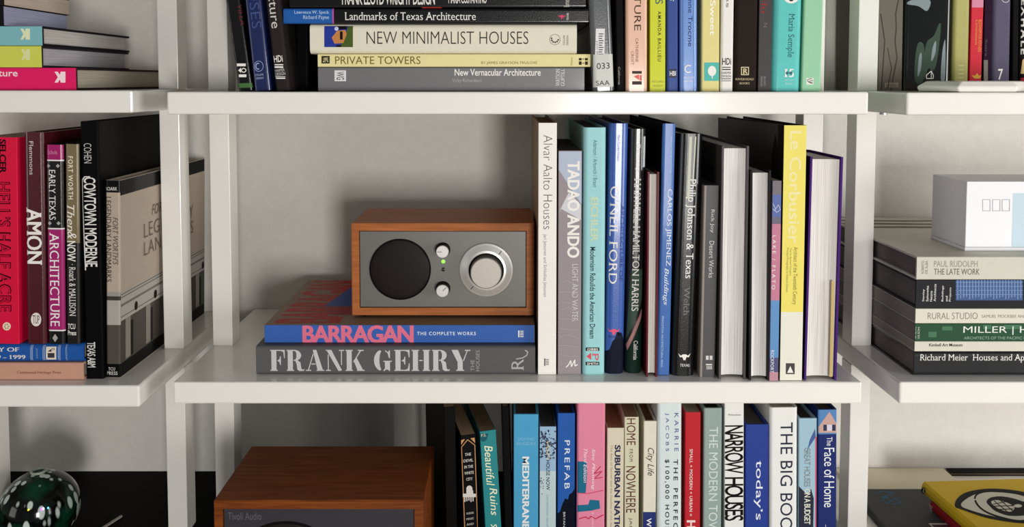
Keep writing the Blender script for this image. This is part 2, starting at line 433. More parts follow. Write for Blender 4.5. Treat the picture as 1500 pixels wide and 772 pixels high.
# ================================================================== the setting
plaster = mat((222, 219, 212), .9, 0, 0, .5, 420., .06)
wl = box('wall_back', -2.6, 2.6, 1.225, 1.33, 0, 2.5, plaster); wl['kind'] = 'structure'
fl = box('floor', -2.6, 2.6, -2.4, 1.33, -.08, 0, mat((120, 92, 66), .5, .1, 0, .2, 60., .15)); fl['kind'] = 'structure'
WALL = 1.2245; FY = .92; PYF, PYB = 1.05, 1.080; PW = .0252
zM1, zM2 = at(750, 134.5, FY).z, at(750, 560, FY).z
zL1, zL2 = at(100, 132.5, FY).z, at(100, 565, FY).z
zR1, zR2 = at(1400, 135.5, FY).z, at(1400, 560, FY).z
TH = .0252; z3 = at(300, 690, 1.2245).z
lacq = mat((240, 237, 230), .22, .5, 0, .03, 40., .0)
def unit(label, x0, x1, zs, posts, group):
    r = thing('shelving_unit', label, 'shelves', (x0, PYF, zs[-1] if len(zs) > 3 else z3), group)
    ox, oy, oz = r.location
    for z in zs:
        if z < z3+.02: box('shelf_board', x0-ox, x1-ox, FY-oy, WALL-oy, z-TH-oz, z-oz, lacq, r, .0022)
        else: box('shelf_board', x0-ox, x1-ox, FY-oy, WALL-oy, z-TH-oz, z-oz, lacq, r, .0022)
    lv = sorted([z for z in zs])
    for px, lo, hi in posts:
        box('post', px-ox, px+PW-ox, PYF-oy, PYB-oy, lo-oz, hi-oz, lacq, r, .0008)
    return r
xM0, xM1 = at(246, 134, FY).x, at(1273.5, 134, FY).x
xM0 = (xM0+at(251, 575, FY).x)/2; xM1 = (xM1+at(1262, 575, FY).x)/2
xL1 = (at(198, 150, FY).x+at(200.5, 580, FY).x)/2; xL0 = xL1-.78
xR0 = (at(1330, 150, FY).x+at(1316, 575, FY).x)/2; xR1 = xR0+.78
ztop = zM1+.34
def posts_for(x0, x1, z1, z2, lowest):
    o = []
    for x in (x0, x1-PW):
        o += [(x, z3 if lowest is None else lowest, z2-TH), (x, z2, z1-TH), (x, z1, ztop-TH)]
    return o
unit('white lacquered shelving unit in the middle, holding the upper radio', xM0, xM1, [ztop, zM1, zM2], posts_for(xM0, xM1, zM1, zM2, None), 'white wall shelving units')
pl = posts_for(xL0, xL1, zL1, zL2, None)
xp = at(14, 640, PYB).x-PW
unit('white lacquered shelving unit at the left, above the dark glass globe', xL0, xL1, [ztop, zL1, zL2], pl+[(xp, z3, zL2-TH)], 'white wall shelving units')
ru = unit('white lacquered shelving unit at the right, carrying the white box on its book stack', xR0, xR1, [ztop, zR1, zR2, z3], posts_for(xR0, xR1, zR1, zR2, z3), 'white wall shelving units')
rl = ru.location
for x in (xR0+.005, xR1-.035):
    for y in (.94, 1.18): box('leg', x-rl[0], x+.03-rl[0], y-rl[1], y+.03-rl[1], 0-rl[2], z3-TH-rl[2], lacq, ru, .001)
wa = at(1297, 167.5, .985)
lathe('screw_cap', [(.0045, -.0022), (.0045, 0.0), (.003, .0004)], mat((170, 170, 168), .3, 0, .9), ru, (wa.x-rl[0], .99-rl[1], zR1-TH-rl[2]), 20, 'Z', 'metal screw cap under the board')
# black desk under the left and middle units
blk = mat((5, 5, 6), .6, .0, 0, .05, 200.)
dk = thing('desk', 'long black desk top under the dark globe and the lower radio', 'desk', (-.4, 1.0, 0))
box('desk_top', xL0+.4, (xM1+.02)+.4, .78-1.0, WALL-1.0, z3-.03, z3-.0002, blk, dk, .001)
for x in (xL0+.03, xM1-.06):
    for y in (.80, 1.16): box('leg', x+.4, x+.44, y-1, y+.04-1, 0, z3-.03, blk, dk, .001)

# ================================================================== middle bay, upright row
z = zM2
kraft = (150, 122, 92)
b = upright('white book with tall thin grey title and brown card sides, beside the upper radio', (788, 815), (788, 816), 180, z, kraft, pyb=549, depth=.235, rr=.0006, pages=(150, 118, 84))
band(b, None, None, (240, 236, 230))
T(b, 'Alvar Aalto Houses', 796, 198, 809, 336, (95, 92, 90), 'd', 'thin')
T(b, 'Jari Jetsonen and Sirkkaliisa Jetsonen', 795, 343, 801, 435, (120, 116, 112))
multi(b, [rc(797, 525, 799, 536), *[rc(799.5, 526+i*2.4, 804, 527.2+i*2.4) for i in range(4)]], (110, 108, 106))
b = upright('short grey-mauve book with heavy white capitals, between white and turquoise spines', (817, 851), (817.5, 853), 221, z, (152, 142, 146), pyb=549, depth=.2, kind='soft', pages=(60, 60, 62))
P(b, [(818, 222), (852, 222), (852, 300), (818, 248)], (176, 186, 205))
P(b, [(818, 312), (833, 282), (851, 300), (851, 322), (822, 306)], (205, 206, 210))
T(b, 'TADAO ANDO', 831, 236, 849, 378, WHITE, 'd', 'black')
T(b, 'LIGHT AND WATER', 838, 387, 846.5, 471, (222, 220, 222), 'd', 'thin')
multi(b, strokes([(829, 538), (833, 534), (836, 528), (837, 537), (842, 527), (842, 536), (846, 534)], 1.6), WHITE)
multi(b, [p for k in range(9) for p in strokes([(819, 415+k*13), (830, 411+k*13+(k % 3)*3), (848, 418+k*13)], 1.2)], (166, 156, 162))
b = upright('turquoise book with faint cream title and dark subtitle, right of the grey-mauve one', (852, 885), (855, 889.5), 187, z, (156, 210, 212), pyb=549, depth=.25, pages=(90, 90, 84), coat=.1)
T(b, 'Adamson / Arbunich / Braun', 869, 205, 875, 274, (70, 110, 112))
T(b, 'EICHLER', 865, 289, 876, 354, (196, 216, 182), 'd', 'black')
T(b, 'Modernism Rebuilds the American Dream', 864, 362, 872, 496, (30, 60, 66), 'd', 'bold')
multi(b, [rc(858, 509, 878, 514), rc(858, 530, 878, 535)], (40, 50, 50)); T(b, 'GIBBS', 860, 510, 876, 513.5, WHITE, 'r', 'bold'); T(b, 'SMITH', 860, 531, 876, 534.5, WHITE, 'r', 'bold')
T(b, 'P', 868, 517, 877, 528, (220, 90, 110), 'd', 'serif'); multi(b, [[(859, 522), (866, 517), (866, 527)]], (220, 80, 90))
b = upright('glossy blue book with serif capitals and a pink cattle mark above dark treetops', (886, 914), (893, 921.5), 181, z, (58, 94, 172), pyb=548, depth=.24, coat=.62, rough=.3, rr=.0075, pages=(70, 66, 60))
multi(b, [[(886, 548), (914, 548), (914.5, 500), (911, 488), (908, 494), (904, 486), (901, 496), (897, 500), (893, 512), (889, 520), (887, 516)]], (24, 28, 42))
T(b, 'O\u2019NEIL FORD', 893, 273, 905, 416, WHITE, 'd', 'serif')
T(b, 'ARCHITECTURE OF', 908, 300, 913.5, 412, (42, 60, 130), 'd', 'serif')
T(b, 'Mary Carolyn Hollers', 903, 198, 908, 236, (36, 56, 120))
def horns(f, cx, cy, w, col):
    h = w*.55
    multi(f, [[(cx-w/2, cy-h*.45), (cx-w*.3, cy-h*.1), (cx-w*.12, cy-h*.3), (cx+w*.12, cy-h*.3), (cx+w*.3, cy-h*.1), (cx+w/2, cy-h*.45), (cx+w*.36, cy+h*.12), (cx+w*.16, cy+h*.1), (cx+w*.08, cy+h*.55), (cx-w*.08, cy+h*.55), (cx-w*.16, cy+h*.1), (cx-w*.36, cy+h*.12)]], col)
horns(b, 899, 485, 18, (226, 92, 122)); T(b, 'TEXAS', 891, 492, 909, 495, (30, 40, 80), 'r', 'serif')
b = upright('glossy black and grey-green book with white serif capitals, between two blue spines', (916, 939.5), (922.5, 948), 189, z, (30, 32, 33), pyb=547, depth=.22, coat=.62, rough=.3, rr=.0075, pages=(40, 40, 40))
P(b, [(917, 500), (941, 440), (943, 395), (925, 395)], (58, 78, 66))
P(b, [(917.5, 506), (921, 498), (943, 448), (942, 462), (919, 514)], (168, 122, 118))
P(b, [(917, 520), (941, 470), (940, 546), (917, 546)], (20, 44, 36))
T(b, 'Germany', 931, 210, 938, 252, WHITE, 'd', 'serif')
T(b, 'HARWELL HAMILTON HARRIS', 927, 262, 937, 456, WHITE, 'd', 'serif')
T(b, 'California', 928, 499, 934, 527, WHITE, 'd', 'serif')
P(b, [(943, 200), (948, 200), (947, 245), (942, 245)], (200, 205, 205))  # narrow pale strip along the spine's upper right edge
b = upright('short dark red book turned with its pale page edges outward', (946.5, 961), (948.5, 968), 252, z, (92, 18, 32), pyb=552, depth=.17, flip=True, pages=(240, 234, 226))
b = upright('blue book with white serif capitals, between pale pages and a thick black spine', (962, 980.5), (970, 991), 181, z, (14, 16, 26), pyb=550, depth=.25, pages=(60, 58, 56))
band(b, None, None, (66, 108, 176))
T(b, 'INTRODUCTION BY AALDO ROSSI', 981.5, 200, 984, 254, (150, 180, 220))
T(b, 'CARLOS JIMENEZ', 975, 277, 983.5, 390, (225, 232, 240), 'd', 'serif')
T(b, 'Buildings', 971, 393, 979, 447, (225, 232, 240), 'd', 'serifi')
T(b, 'PRINCETON ARCHITECTURAL PRESS', 968.5, 463, 971.5, 538, (180, 205, 235))
b = upright('thick glossy black book with white serif title and white cattle emblem at its foot', (981.5, 1019), (996, 1031), 196, z, (10, 10, 11), pyb=551, depth=.22, coat=.62, rough=.3, rr=.0095, pages=(30, 30, 30))
T(b, 'Philip Johnson & Texas', 1003, 262, 1017, 408, (240, 240, 236), 'd', 'serif')
T(b, 'Welch', 1001.5, 420, 1010, 462, (120, 120, 118), 'd', 'serif')
multi(b, [[(1010, 200), (1014, 200), (1010, 290), (1006, 290)], [(1018, 200), (1020, 200), (1016, 268), (1014, 268)]], (205, 208, 190), 'painted_glare')  # window glare on the gloss, painted as two pale streaks
horns(b, 1002.5, 522, 18, WHITE); T(b, 'TEXAS', 996, 533, 1010, 537, WHITE, 'r', 'serif')
b = upright('low slim grey book with cream edge and thin white title, right of thick black one', (1024.5, 1047), (1031, 1054), 272, z, (150, 140, 132), pyb=553, depth=.2, kind='soft', rr=.0015, pages=(80, 80, 80))
band(b, None, None, (84, 82, 84), across=(.17, 1))
T(b, 'Rick Joy', 1040, 307, 1046.5, 341, (205, 202, 200)); T(b, 'Desert Works', 1038.5, 353, 1045.5, 407, (205, 202, 200))
multi(b, [rc(1034, 521, 1038, 527), rc(1039.5, 521, 1043.5, 527), rc(1034, 533, 1043, 535), *[rc(1035+i*2.2, 536, 1036.2+i*2.2, 541) for i in range(4)]], (215, 212, 208))
b = upright('tall grey book turned with its thick pale page edges outward', (1052.5, 1092), (1057.5, 1098), 214, z, (88, 80, 82), pyb=555, depth=.22, flip=True, pages=(236, 231, 228))
b = upright('lower black-covered book turned page edges outward, left of the pink and blue spine', (1098, 1126), (1098, 1131), 250, z, (42, 38, 38), pyb=557, depth=.18, flip=True, pages=(234, 230, 227))
b = upright('slim pink and blue book with small white capitals, left of the yellow spine', (1127, 1140.5), (1131, 1145), 265, z, (120, 110, 140), pyb=558, depth=.2, kind='soft')
band(b, None, 285, (118, 112, 118)); band(b, 285, 318, (92, 108, 168)); band(b, 318, 328, (108, 104, 122))
band(b, 328, 440, (196, 124, 148)); band(b, 440, 524, (98, 146, 196)); band(b, 524, 545, (84, 84, 124)); band(b, 545, None, (190, 142, 152))
T(b, 'LAKE / FLATO', 1131, 345, 1136, 424, WHITE, 'd', 'sans', 1.5)
T(b, 'ROCKPORT', 1128.5, 513, 1133.5, 546, (225, 225, 235))
multi(b, strokes([(1132, 298), (1136, 306), (1134, 309), (1140, 300), (1143, 307), (1138, 311), (1132, 306)], .9), (190, 195, 220))
b = upright('tall yellow and cream book with a black triangle emblem, left of the purple one', (1141.5, 1175), (1148.5, 1182), 183.5, z, (36, 30, 26), pyb=557.5, depth=.24, rr=.0006, pages=(90, 84, 60))
band(b, None, 457, (236, 222, 108)); band(b, 457, None, (232, 229, 214))
T(b, 'Le Corbusier', 1155.5, 192, 1173, 357, (238, 228, 168), 'd', 'bold')
T(b, 'Architect of the Twentieth Century', 1160, 362, 1168, 446, (110, 104, 40), 'd')
T(b, 'Text by Kenneth Frampton', 1156, 363, 1159.5, 404, (140, 132, 60)); T(b, 'Principal Photography by Roberto Schezen', 1151, 363, 1155, 428, (140, 132, 60))
multi(b, [rc(1151, 532, 1164, 548)], (70, 68, 66)); multi(b, [[(1153, 546), (1162, 546), (1157.5, 536)]], WHITE)
# pale photograph printed on the book's dark left board
P(b.Lf, [(1052, 172), (1140, 182), (1138, 330), (1052, 330)], (74, 68, 64), 'cover_photo')
multi(b.Lf, [[(1130, 260), (1131, 225), (1134, 205), (1136, 196), (1138, 206), (1141, 230), (1140, 262)], [(1122, 290), (1123, 262), (1126, 256), (1128, 290)]], (30, 27, 24), 'printed_cypress')
b = upright('thick purple cloth book turned page edges outward, last in its row', (1178, 1225), (1186.5, 1236), 230, z, (72, 34, 112), pyb=557, depth=.104, flip=True, coat=0., rough=.8, pages=(238, 233, 226))
P(Face(b.root, Matrix.Translation((0, b.d, 0)) @ Matrix.Rotation(PI, 4, 'Z')), [(1218, 412), (1222, 412), (1219, 552), (1215, 552)], (196, 170, 110), 'endpaper')

# ================================================================== middle bay: lying books and radio
Yg = Yon(580, 549, zM2)
g = lying('large dark grey book lying flat at the bottom, light stencil capitals on its spine', 375, 784, 507, 549, zM2, Yg, .262, (88, 87, 88), rr=.004, pages=(205, 200, 190), coat=.25)
T(g, 'FRANK GEHRY', 396, 512.5, 689, 543.5, (196, 196, 196), 'r', 'didone')
T(g, 'THE', 689.5, 527, 695, 543.5, (160, 160, 160), 'u'); T(g, 'HOUSES', 697, 513, 702.5, 543.5, (160, 160, 160), 'u')
T(g, 'R', 749, 526, 767, 542, (175, 174, 174), 'u', 'serif'); multi(g, strokes([(756, 526), (766, 524), (772, 520), (773, 515), (769, 513)], 1.6), (175, 174, 174))
zb = g.top
r2 = lying('blue-spined book with large pink capitals, lying under the upper radio', 387.5, 783, 476, 506, zb, Yg+.012, .222, (140, 116, 96), rr=.0008, pages=(205, 200, 190), coat=.1)
band(r2, None, None, (54, 96, 172))
T(r2, 'BARRAGAN', 443, 476.5, 606, 502.5, (222, 112, 138), 'r', 'black', .92)
T(r2, 'THE COMPLETE WORKS', 611, 486, 697, 491, (225, 232, 240), 'r', 'bold', 1.25)
multi(r2, [rc(759, 484, 761, 494), *[rc(762, 484.5+i*2.6, 767, 485.8+i*2.6) for i in range(4)]], WHITE)
# printed cover of the blue-spined book (its upper face)
Fc = r2.R
def cov(u, v): return Fc.put(u, v)
def flatpoly(F, pts, col, name):
    lay = F.nl(); return pyd(name, [F.put(u, v, lay) for u, v in pts], [tuple(range(len(pts)))], mat(col, .5, .1), F.root)
def flattext(F, s, u0, v0, u1, v1, col, style, name='cover_lettering'):
    # reads along +u (away from the spine), letter tops towards +v
    vs, fs = glyphs(s, style, .95); lay = F.nl()
    return pyd(name, [F.put(u0+(u1-u0)*a, v0+(v1-v0)*b, lay+e) for a, b, e in vs], fs, mat(col, .5), F.root)
Lb = r2.h
flattext(Fc, 'BARRAGAN', .008, Lb-.088, .215, Lb-.008, (176, 44, 40), 'black')
P(Fc, [(477, 447), (516, 420), (700, 420), (700, 449), (477, 449)], (44, 76, 156))
P(Fc, [(470, 449), (700, 449), (700, 461), (482, 461)], (150, 30, 36))

cherry = wood_mat((148, 82, 38), (178, 106, 56), .5); walnut = wood_mat((92, 40, 12), (132, 68, 18), .5)
def radio(label, X0, X1, zb, zt, Y, depth, brand, wood, plate, upper):
    Wd = X1-X0; Hh = zt-zb-.003
    r = thing('table_radio', label, 'radio', ((X0+X1)/2, Y, zb+.0002), 'wooden table radios'); hw = Wd/2
    f = .0031; t = .0093
    # cabinet: four mitred boards and a back
    bm = bmesh.new()
    def quad_ring(y):
        o = [bm.verts.new(v) for v in ((-hw, y, f), (hw, y, f), (hw, y, f+Hh), (-hw, y, f+Hh))]
        i = [bm.verts.new(v) for v in ((-hw+t, y, f+t), (hw-t, y, f+t), (hw-t, y, f+Hh-t), (-hw+t, y, f+Hh-t))]
        return o, i
    o1, i1 = quad_ring(0); o2, i2 = quad_ring(depth)
    for k in range(4):
        j = (k+1) % 4
        bm.faces.new((o1[k], o1[j], i1[j], i1[k])); bm.faces.new((o2[j], o2[k], i2[k], i2[j]))
        bm.faces.new((o1[j], o1[k], o2[k], o2[j])); bm.faces.new((i1[k], i1[j], i2[j], i2[k]))
    ed = [e for e in bm.edges if (e.verts[0] in o1 and e.verts[1] in o1) or (e.verts[0] in o1 and e.verts[1] in o2) or (e.verts[0] in o2 and e.verts[1] in o1)]
    bmesh.ops.bevel(bm, geom=ed, offset=.0009, segments=2, affect='EDGES')
    me = bpy.data.meshes.new('cabinet'); bm.to_mesh(me); bm.free(); link('cabinet', me, wood, r)
    box('back_panel', -hw+t, hw-t, depth-.006, depth-.001, f+t, f+Hh-t, mat((24, 22, 22), .6), r)
    px0, px1, pz0, pz1 = -hw+t+.0006, hw-t-.0006, f+t+.0006, f+Hh-t-.0006
    box('faceplate_gap', -hw+t, hw-t, .0045, .0075, f+t, f+Hh-t, mat((14, 13, 13), .7), r)
    fp = box('faceplate', px0, px1, .0012, .0044, pz0, pz1, plate, r, .0006)
    sx = Wd/268.2; cz = lambda py: None
    def loc(px, py): return ((px-514.8)*sx-hw, f+Hh-(py-327)*sx)
    cx, c_z = loc(586.1, 395.3) if upper else loc(606.5, 434); R = (45.3 if upper else 79.0)*sx
    lathe('grille_rim', [(R, 0), (R, .0010), (R*.975, .0012), (R*.965, .0006)], mat((16, 15, 15), .6), r, (cx, .0012, c_z), 64)
    dr = [(R*.965, .0004)]+[(R*.965*math.cos(a), .0004+.0030*math.sin(a)) for a in (.25, .5, .8, 1.1, 1.35, 1.5)]
    gm = bpy.data.materials.new('perforated_metal'); gm.use_nodes = True; nt = gm.node_tree; pb = nt.nodes['Principled BSDF']
    pb.inputs['Roughness'].default_value = .55; pb.inputs['Metallic'].default_value = .0
    tc = nt.nodes.new('ShaderNodeTexCoord'); vo = nt.nodes.new('ShaderNodeTexVoronoi'); vo.inputs['Scale'].default_value = 620; vo.inputs['Randomness'].default_value = 0
    sp = nt.nodes.new('ShaderNodeMapping'); sp.inputs['Rotation'].default_value = (0, .0, 0); sp.inputs['Scale'].default_value = (1, 0, 1.0)
    nt.links.new(tc.outputs['Object'], sp.inputs['Vector']); nt.links.new(sp.outputs['Vector'], vo.inputs['Vector'])
    cr = nt.nodes.new('ShaderNodeValToRGB'); cr.color_ramp.elements[0].position = .35; cr.color_ramp.elements[0].color = (.002, .002, .002, 1)
    cr.color_ramp.elements[1].position = .42; cr.color_ramp.elements[1].color = lin((30, 20, 17)); pb.inputs['Specular IOR Level'].default_value = .2
    nt.links.new(vo.outputs['Distance'], cr.inputs['Fac']); nt.links.new(cr.outputs['Color'], pb.inputs['Base Color'])
    g = lathe('speaker_grille', dr, gm, r, (cx, .0012, c_z), 64)
    silver = mat((216, 214, 210), .34, 0, .55, .05, 900.); dark = mat((20, 20, 19), .45)
    for nm, bx, by in (('volume_knob', 649.4 if upper else 704, 366 if upper else 486), ('selector_knob', 649.2 if upper else 750, 423.5 if upper else 486)):
        x, q = loc(bx, by)
        k = lathe(nm, [(10.6*sx, 0), (10.6*sx, .0010), (9.7*sx, .0016), (9.2*sx, .0125)], dark, r, (x, .0012, q), 36)
        c = lathe('knob_cap', [(9.2*sx, .0122), (9.2*sx, .0135), (8.4*sx, .0142)], silver, k, (x, .0012, q), 36, label='silver knob cap')
        a = .75 if nm == 'selector_knob' else PI
        dx, dz = math.cos(a), math.sin(a)
        L = 7.5*sx
        vs = [(x+dx*s+n*dz*.0003, .0012-.0144, q+dz*s-n*dx*.0003) for s, n in ((.1*L, -1), (L, -1), (L, 1), (.1*L, 1))]
        pyd('pointer_line', vs, [(0, 1, 2, 3)], mat((70, 68, 66), .5), k)
    x, q = loc(649.4, 383.8) if upper else loc(727, 481); lathe('power_light', [(2.6*sx, 0), (2.4*sx, .0007), (1.2*sx, .0012)], mat((120, 235, 60), .3, 0, 0, 0, 300., 0, 2.2 if upper else .0), r, (x, .0012, q), 20, label='glowing green power light')
    x, q = loc(649.4, 395.6) if upper else loc(727, 491); lathe('tuning_light', [(3.1*sx, 0), (2.8*sx, .0007), (1.4*sx, .0013)], mat((34, 48, 22), .25, .8), r, (x, .0012, q), 20, label='unlit dark green tuning light')
    x, q = loc(712.7, 395.8) if upper else loc(727, 425)
    dl = lathe('tuning_dial', [(40*sx, 0), (40*sx, .0014), (39*sx, .0028), (36.5*sx, .0034), (29*sx, .0056), (26.0*sx, .0060), (25.2*sx, .0050), (25.2*sx, .001)], silver, r, (x, .0012, q), 72)
    lathe('dial_recess', [(25.2*sx, .0008), (25.2*sx, .0012), (24*sx, .0012)], dark, r, (x, .0012, q), 60)
    tk = lathe('tuning_knob', [(24.0*sx, .001), (23.5*sx, .003), (22.6*sx, .0175)], mat((84, 80, 74), .5, 0, .3), r, (x, .0012, q), 60)
    lathe('knob_cap', [(22.6*sx, .0172), (22.6*sx, .0185), (21.4*sx, .0196)], mat((172, 167, 158), .45, 0, .6, .05, 900.), tk, (x, .0012, q), 60, label='silver tuning knob cap')
    for a in (math.radians(52), math.radians(231)):
        dx, dz = math.cos(a), math.sin(a)
        vs = [(x+dx*s+n*dz*.0004, .0012-e, q+dz*s-n*dx*.0004) for s, e, n in ((29.5*sx, .0057, -1), (36.5*sx, .0038, -1), (36.5*sx, .0038, 1), (29.5*sx, .0057, 1))]
        pyd('dial_mark', vs, [(0, 1, 2, 3)], mat((50, 48, 46), .5), dl)
    for a in (-1, 1):
        for y in (.012, depth-.012):
            lathe('rubber_foot', [(.006, 0), (.006, .003), (.005, .0032)], dark, r, (a*(hw-.016), y, 0), 20, 'Z')
    if brand:
        F = Face(r, Matrix.Translation((0, .0012, 0)))
        T(F, 'Tivoli Audio', 334, 750.5, 383, 761.5, (92, 92, 98), 'r', 'sans')
    return r
gm1 = mat((114, 113, 108), .42, 0, .45, .06, 1200.)
gm2 = mat((66, 64, 70), .42, 0, .45, .06, 1200.)
Yr = Yon(650, 466, r2.top)
rb = r2.top
radio('small cherry wood table radio with grey face, standing on the flat blue-spined book', at(515, 400, Yr).x, at(782.5, 400, Yr).x, rb, at(650, 327.5, Yr).z, Yr, .118, False, cherry, gm1, True)

# ================================================================== top shelf, middle bay
z = zM1; YT = .94
def up1(label, bot, top, col, h=.26, d=.2, kind='hard', Y=YT, **kw):
    return upright(label, bot, top, 0, z, col, Y=Y, depth=d, kind=kind, htop=h, **kw)
b = up1('leaning black book with a green foot, first at the left of the middle top row', (349, 370), (329, 352), (12, 9, 10), .24, .2, coat=1., rough=.2)
T(b, 'VILLA', 350, 5, 356, 38, (96, 26, 40), 'd', 'serif')
multi(b, [rc(347, 93, 360, 97), rc(350, 109, 361, 113), [(349, 103), (353, 99), (353, 107)], *ring(357, 103, 4, 3.5, 1.3, 10)], WHITE)
P(b, [(345, 122.5), (375, 121), (375, 128), (345, 129)], (70, 110, 60))
b = up1('leaning dark blue book with large outlined letters, near the top left post', (373, 396), (356, 384), (26, 38, 84), .26, .2, coat=1., rough=.25)
T(b, 'HOUSES', 364, -60, 378, 42, (66, 84, 140), 'd', 'thin')
multi(b, ring(379, 97, 7, 8, .8)+ring(378, 97, 4, 5, 1.6, 14, 60, 300), (150, 165, 205)); T(b, 'COLLINS', 374, 108, 386, 111, (170, 180, 210), 'r'); T(b, 'DESIGN', 375, 113, 386, 116, (170, 180, 210), 'r')
b = up1('leaning charcoal book with white block letters at its foot, left of the flat stack', (404, 425), (388, 410), (44, 38, 39), .25, .2)
T(b, 'Architecture', 391, -80, 404, 42, (205, 202, 198), 'd', 'sans')
T(b, 'HDi', 401, 81, 414, 91, WHITE, 'r', 'bold'); multi(b, [rc(402, 94, 415, 95.5), rc(402, 97, 415, 99.5), rc(403, 112, 418, 113), rc(404, 114, 418, 115.5)], WHITE)
T(b, 'HARPER', 402.5, 101, 417, 105, (205, 203, 200), 'r'); T(b, 'DESIGN', 403, 106, 418, 110.5, (205, 203, 200), 'r')
b = upright('black upright book standing behind the left end of the flat stack', (431, 453), (432, 453), 0, z, (8, 8, 9), Y=.985, depth=.2, htop=.086)
zb = z; YS = .945
s = lying('grey book at the bottom of the middle top stack, small bold white title', 466, 856, 98, 132, zb, YS, .2, (112, 110, 112), 'soft', rr=.002, coat=.6)
T(s, 'New Vernacular Architecture', 666, 101, 792, 111, WHITE, 'r', 'bold'); T(s, 'Vicky Richardson', 662.5, 115, 705, 122, (180, 178, 178), 'r')
P(s, rc(490, 103, 507, 119), (220, 220, 220)); T(s, 'WG', 493, 105, 504, 117, (90, 90, 92), 'd', 'bold')
T(s, 'WATSON', 814, 101, 820, 126, (225, 224, 222), 'u', 'serif'); T(s, 'GUPTILL', 821.5, 101, 827, 126, (225, 224, 222), 'u', 'serif')
s = lying('thin pale yellow book in the middle top stack with light olive capitals', 465.5, 865, 79, 98, s.top, YS, .2, (232, 220, 160), 'soft', rr=.0008, coat=.1)
T(s, 'PRIVATE TOWERS', 491, 82.5, 616, 94, (110, 100, 40), 'r', 'sans'); T(s, 'BY JAMES GRAYSON TRULOVE', 705, 90, 787, 95, (130, 118, 60), 'r')
P(s, rc(471, 82, 483, 93), (50, 44, 30)); T(s, 'WG', 473, 84, 481, 91, (225, 215, 160), 'd', 'bold')
multi(s, [rc(848, 85, 852, 88.5), rc(848, 90, 852, 95), rc(857, 85, 861, 88.5), rc(857, 90, 861, 95), rc(853, 86, 856, 87), rc(853, 92, 856, 93)], (50, 44, 30)); T(s, 'Watson', 836, 84, 838.5, 96, (120, 112, 60), 'u')
s = lying('thick white book in the middle top stack with a small square picture on its spine', 454, 845, 35, 78, s.top, YS, .22, (226, 220, 200), rr=.006, coat=.5)
T(s, 'NEW MINIMALIST HOUSES', 537, 46, 774, 64.5, (52, 48, 44), 'r', 'thin')
P(s, rc(475, 38, 517, 69), (36, 56, 150), 'spine_picture')
multi(s, [[(517, 38), (517, 69), (497, 69), (505, 55), (510, 38)]], (70, 92, 34)); multi(s, [[(486, 55), (494, 45), (506, 44), (508, 50), (503, 63), (490, 64)]], (196, 130, 72))
multi(s, [rc(498, 46, 502, 58), rc(492, 38, 508, 43), rc(493, 66, 500, 69)], (26, 18, 22)); multi(s, [el(493, 42, 3, 3)], (200, 210, 230))
multi(s, ring(813, 58, 8, 8, .7), (150, 146, 136)); multi(s, [el(813+5*math.cos(a*.6+.3), 57+5*math.sin(a*.6+.3), 1.2, 1.2, 8) for a in range(6)], (50, 46, 40))
T(s, 'COLLINS', 825, 52, 827.5, 66, (90, 86, 80), 'u'); T(s, 'DESIGN', 830, 52, 832.5, 66, (90, 86, 80), 'u')
s = lying('black book with a blue section at its left end, lying above a white one', 415, 862, 12, 35, s.top, YS, .235, (9, 9, 10), rr=.003, coat=.8, rough=.25)
band(s, None, 487, (34, 92, 168)); band(s, 487, 489, (200, 80, 160))
T(s, 'Landmarks of Texas Architecture', 505, 18, 697, 29.5, (232, 230, 224), 'r', 'serif')
T(s, 'Lawrence W. Speck', 431, 15.5, 482, 21.5, (190, 212, 235), 'r', 'serif'); T(s, 'Richard Payne', 444, 22.5, 482, 29.5, (190, 212, 235), 'r', 'serif')
horns(s, 823, 24, 12, (214, 70, 96)); T(s, 'TEXAS', 830, 19, 833, 30, WHITE, 'u', 'serif')
s = lying('black book with condensed white capitals, topmost in view of the middle stack', 424, 858, -26, 12, s.top, YS, .22, (11, 10, 10), rr=.003, coat=.8, rough=.25)
T(s, 'FRANK LLOYD WRIGHT DESIGN', 501, -13, 637, 7, (226, 222, 214), 'r', 'bold', .9); T(s, 'MARIA COSTANTINO', 657, -9, 713, 5, (226, 222, 214), 'r', 'bold', .9)
P(s, rc(618, 10.5, 647, 12), (190, 60, 50)); T(s, 'Barnes & Noble', 826, -16, 834, 10, (200, 198, 190), 'u')
b = up1('grey book in a clear plastic sleeve with a barcode and call number label', (866, 903), (864, 893), (92, 94, 96), .27, .2, coat=1., rough=.2, keep=True)
P(b, [(873, 42), (886, 42), (885, 98), (871, 96)], (226, 226, 224), 'barcode_label'); multi(b, [rc(877+(i % 2)*.0, 49+i*3.3, 884-(i % 3), 50.4+i*3.3) for i in range(13)], (70, 70, 70), 'barcode')
T(b, '3 0101 00272 1', 873.5, 60, 876.5, 90, (80, 80, 80))
P(b, [(869, 80), (898, 79), (899, 127), (869, 128)], (206, 206, 200), 'call_number_label'); T(b, '033', 874, 92, 893, 101, (50, 50, 50), 'r'); T(b, 'SAA', 873, 118, 893, 125, (40, 40, 40), 'r')
b = up1('black book in the gap left of the peach spine', (904, 914), (900, 914), (12, 11, 11), .25, .2)
T(b, 'California', 905.5, 98, 908.5, 124, (170, 160, 150), 'd')
b = up1('peach book with dark thin capitals, left of the lime spine', (916, 949), (916, 949), (228, 182, 156), .26, .2, coat=.7, rr=.004)
T(b, 'ARCHITECTURE', 929, -110, 939, 45, (70, 48, 30), 'd', 'sans'); T(b, 'CATHERINE', 931, 56, 935, 91, (130, 96, 70), 'd', 'serif'); T(b, 'CROFT', 924.5, 75, 928.5, 95, (130, 96, 70), 'd', 'serif')
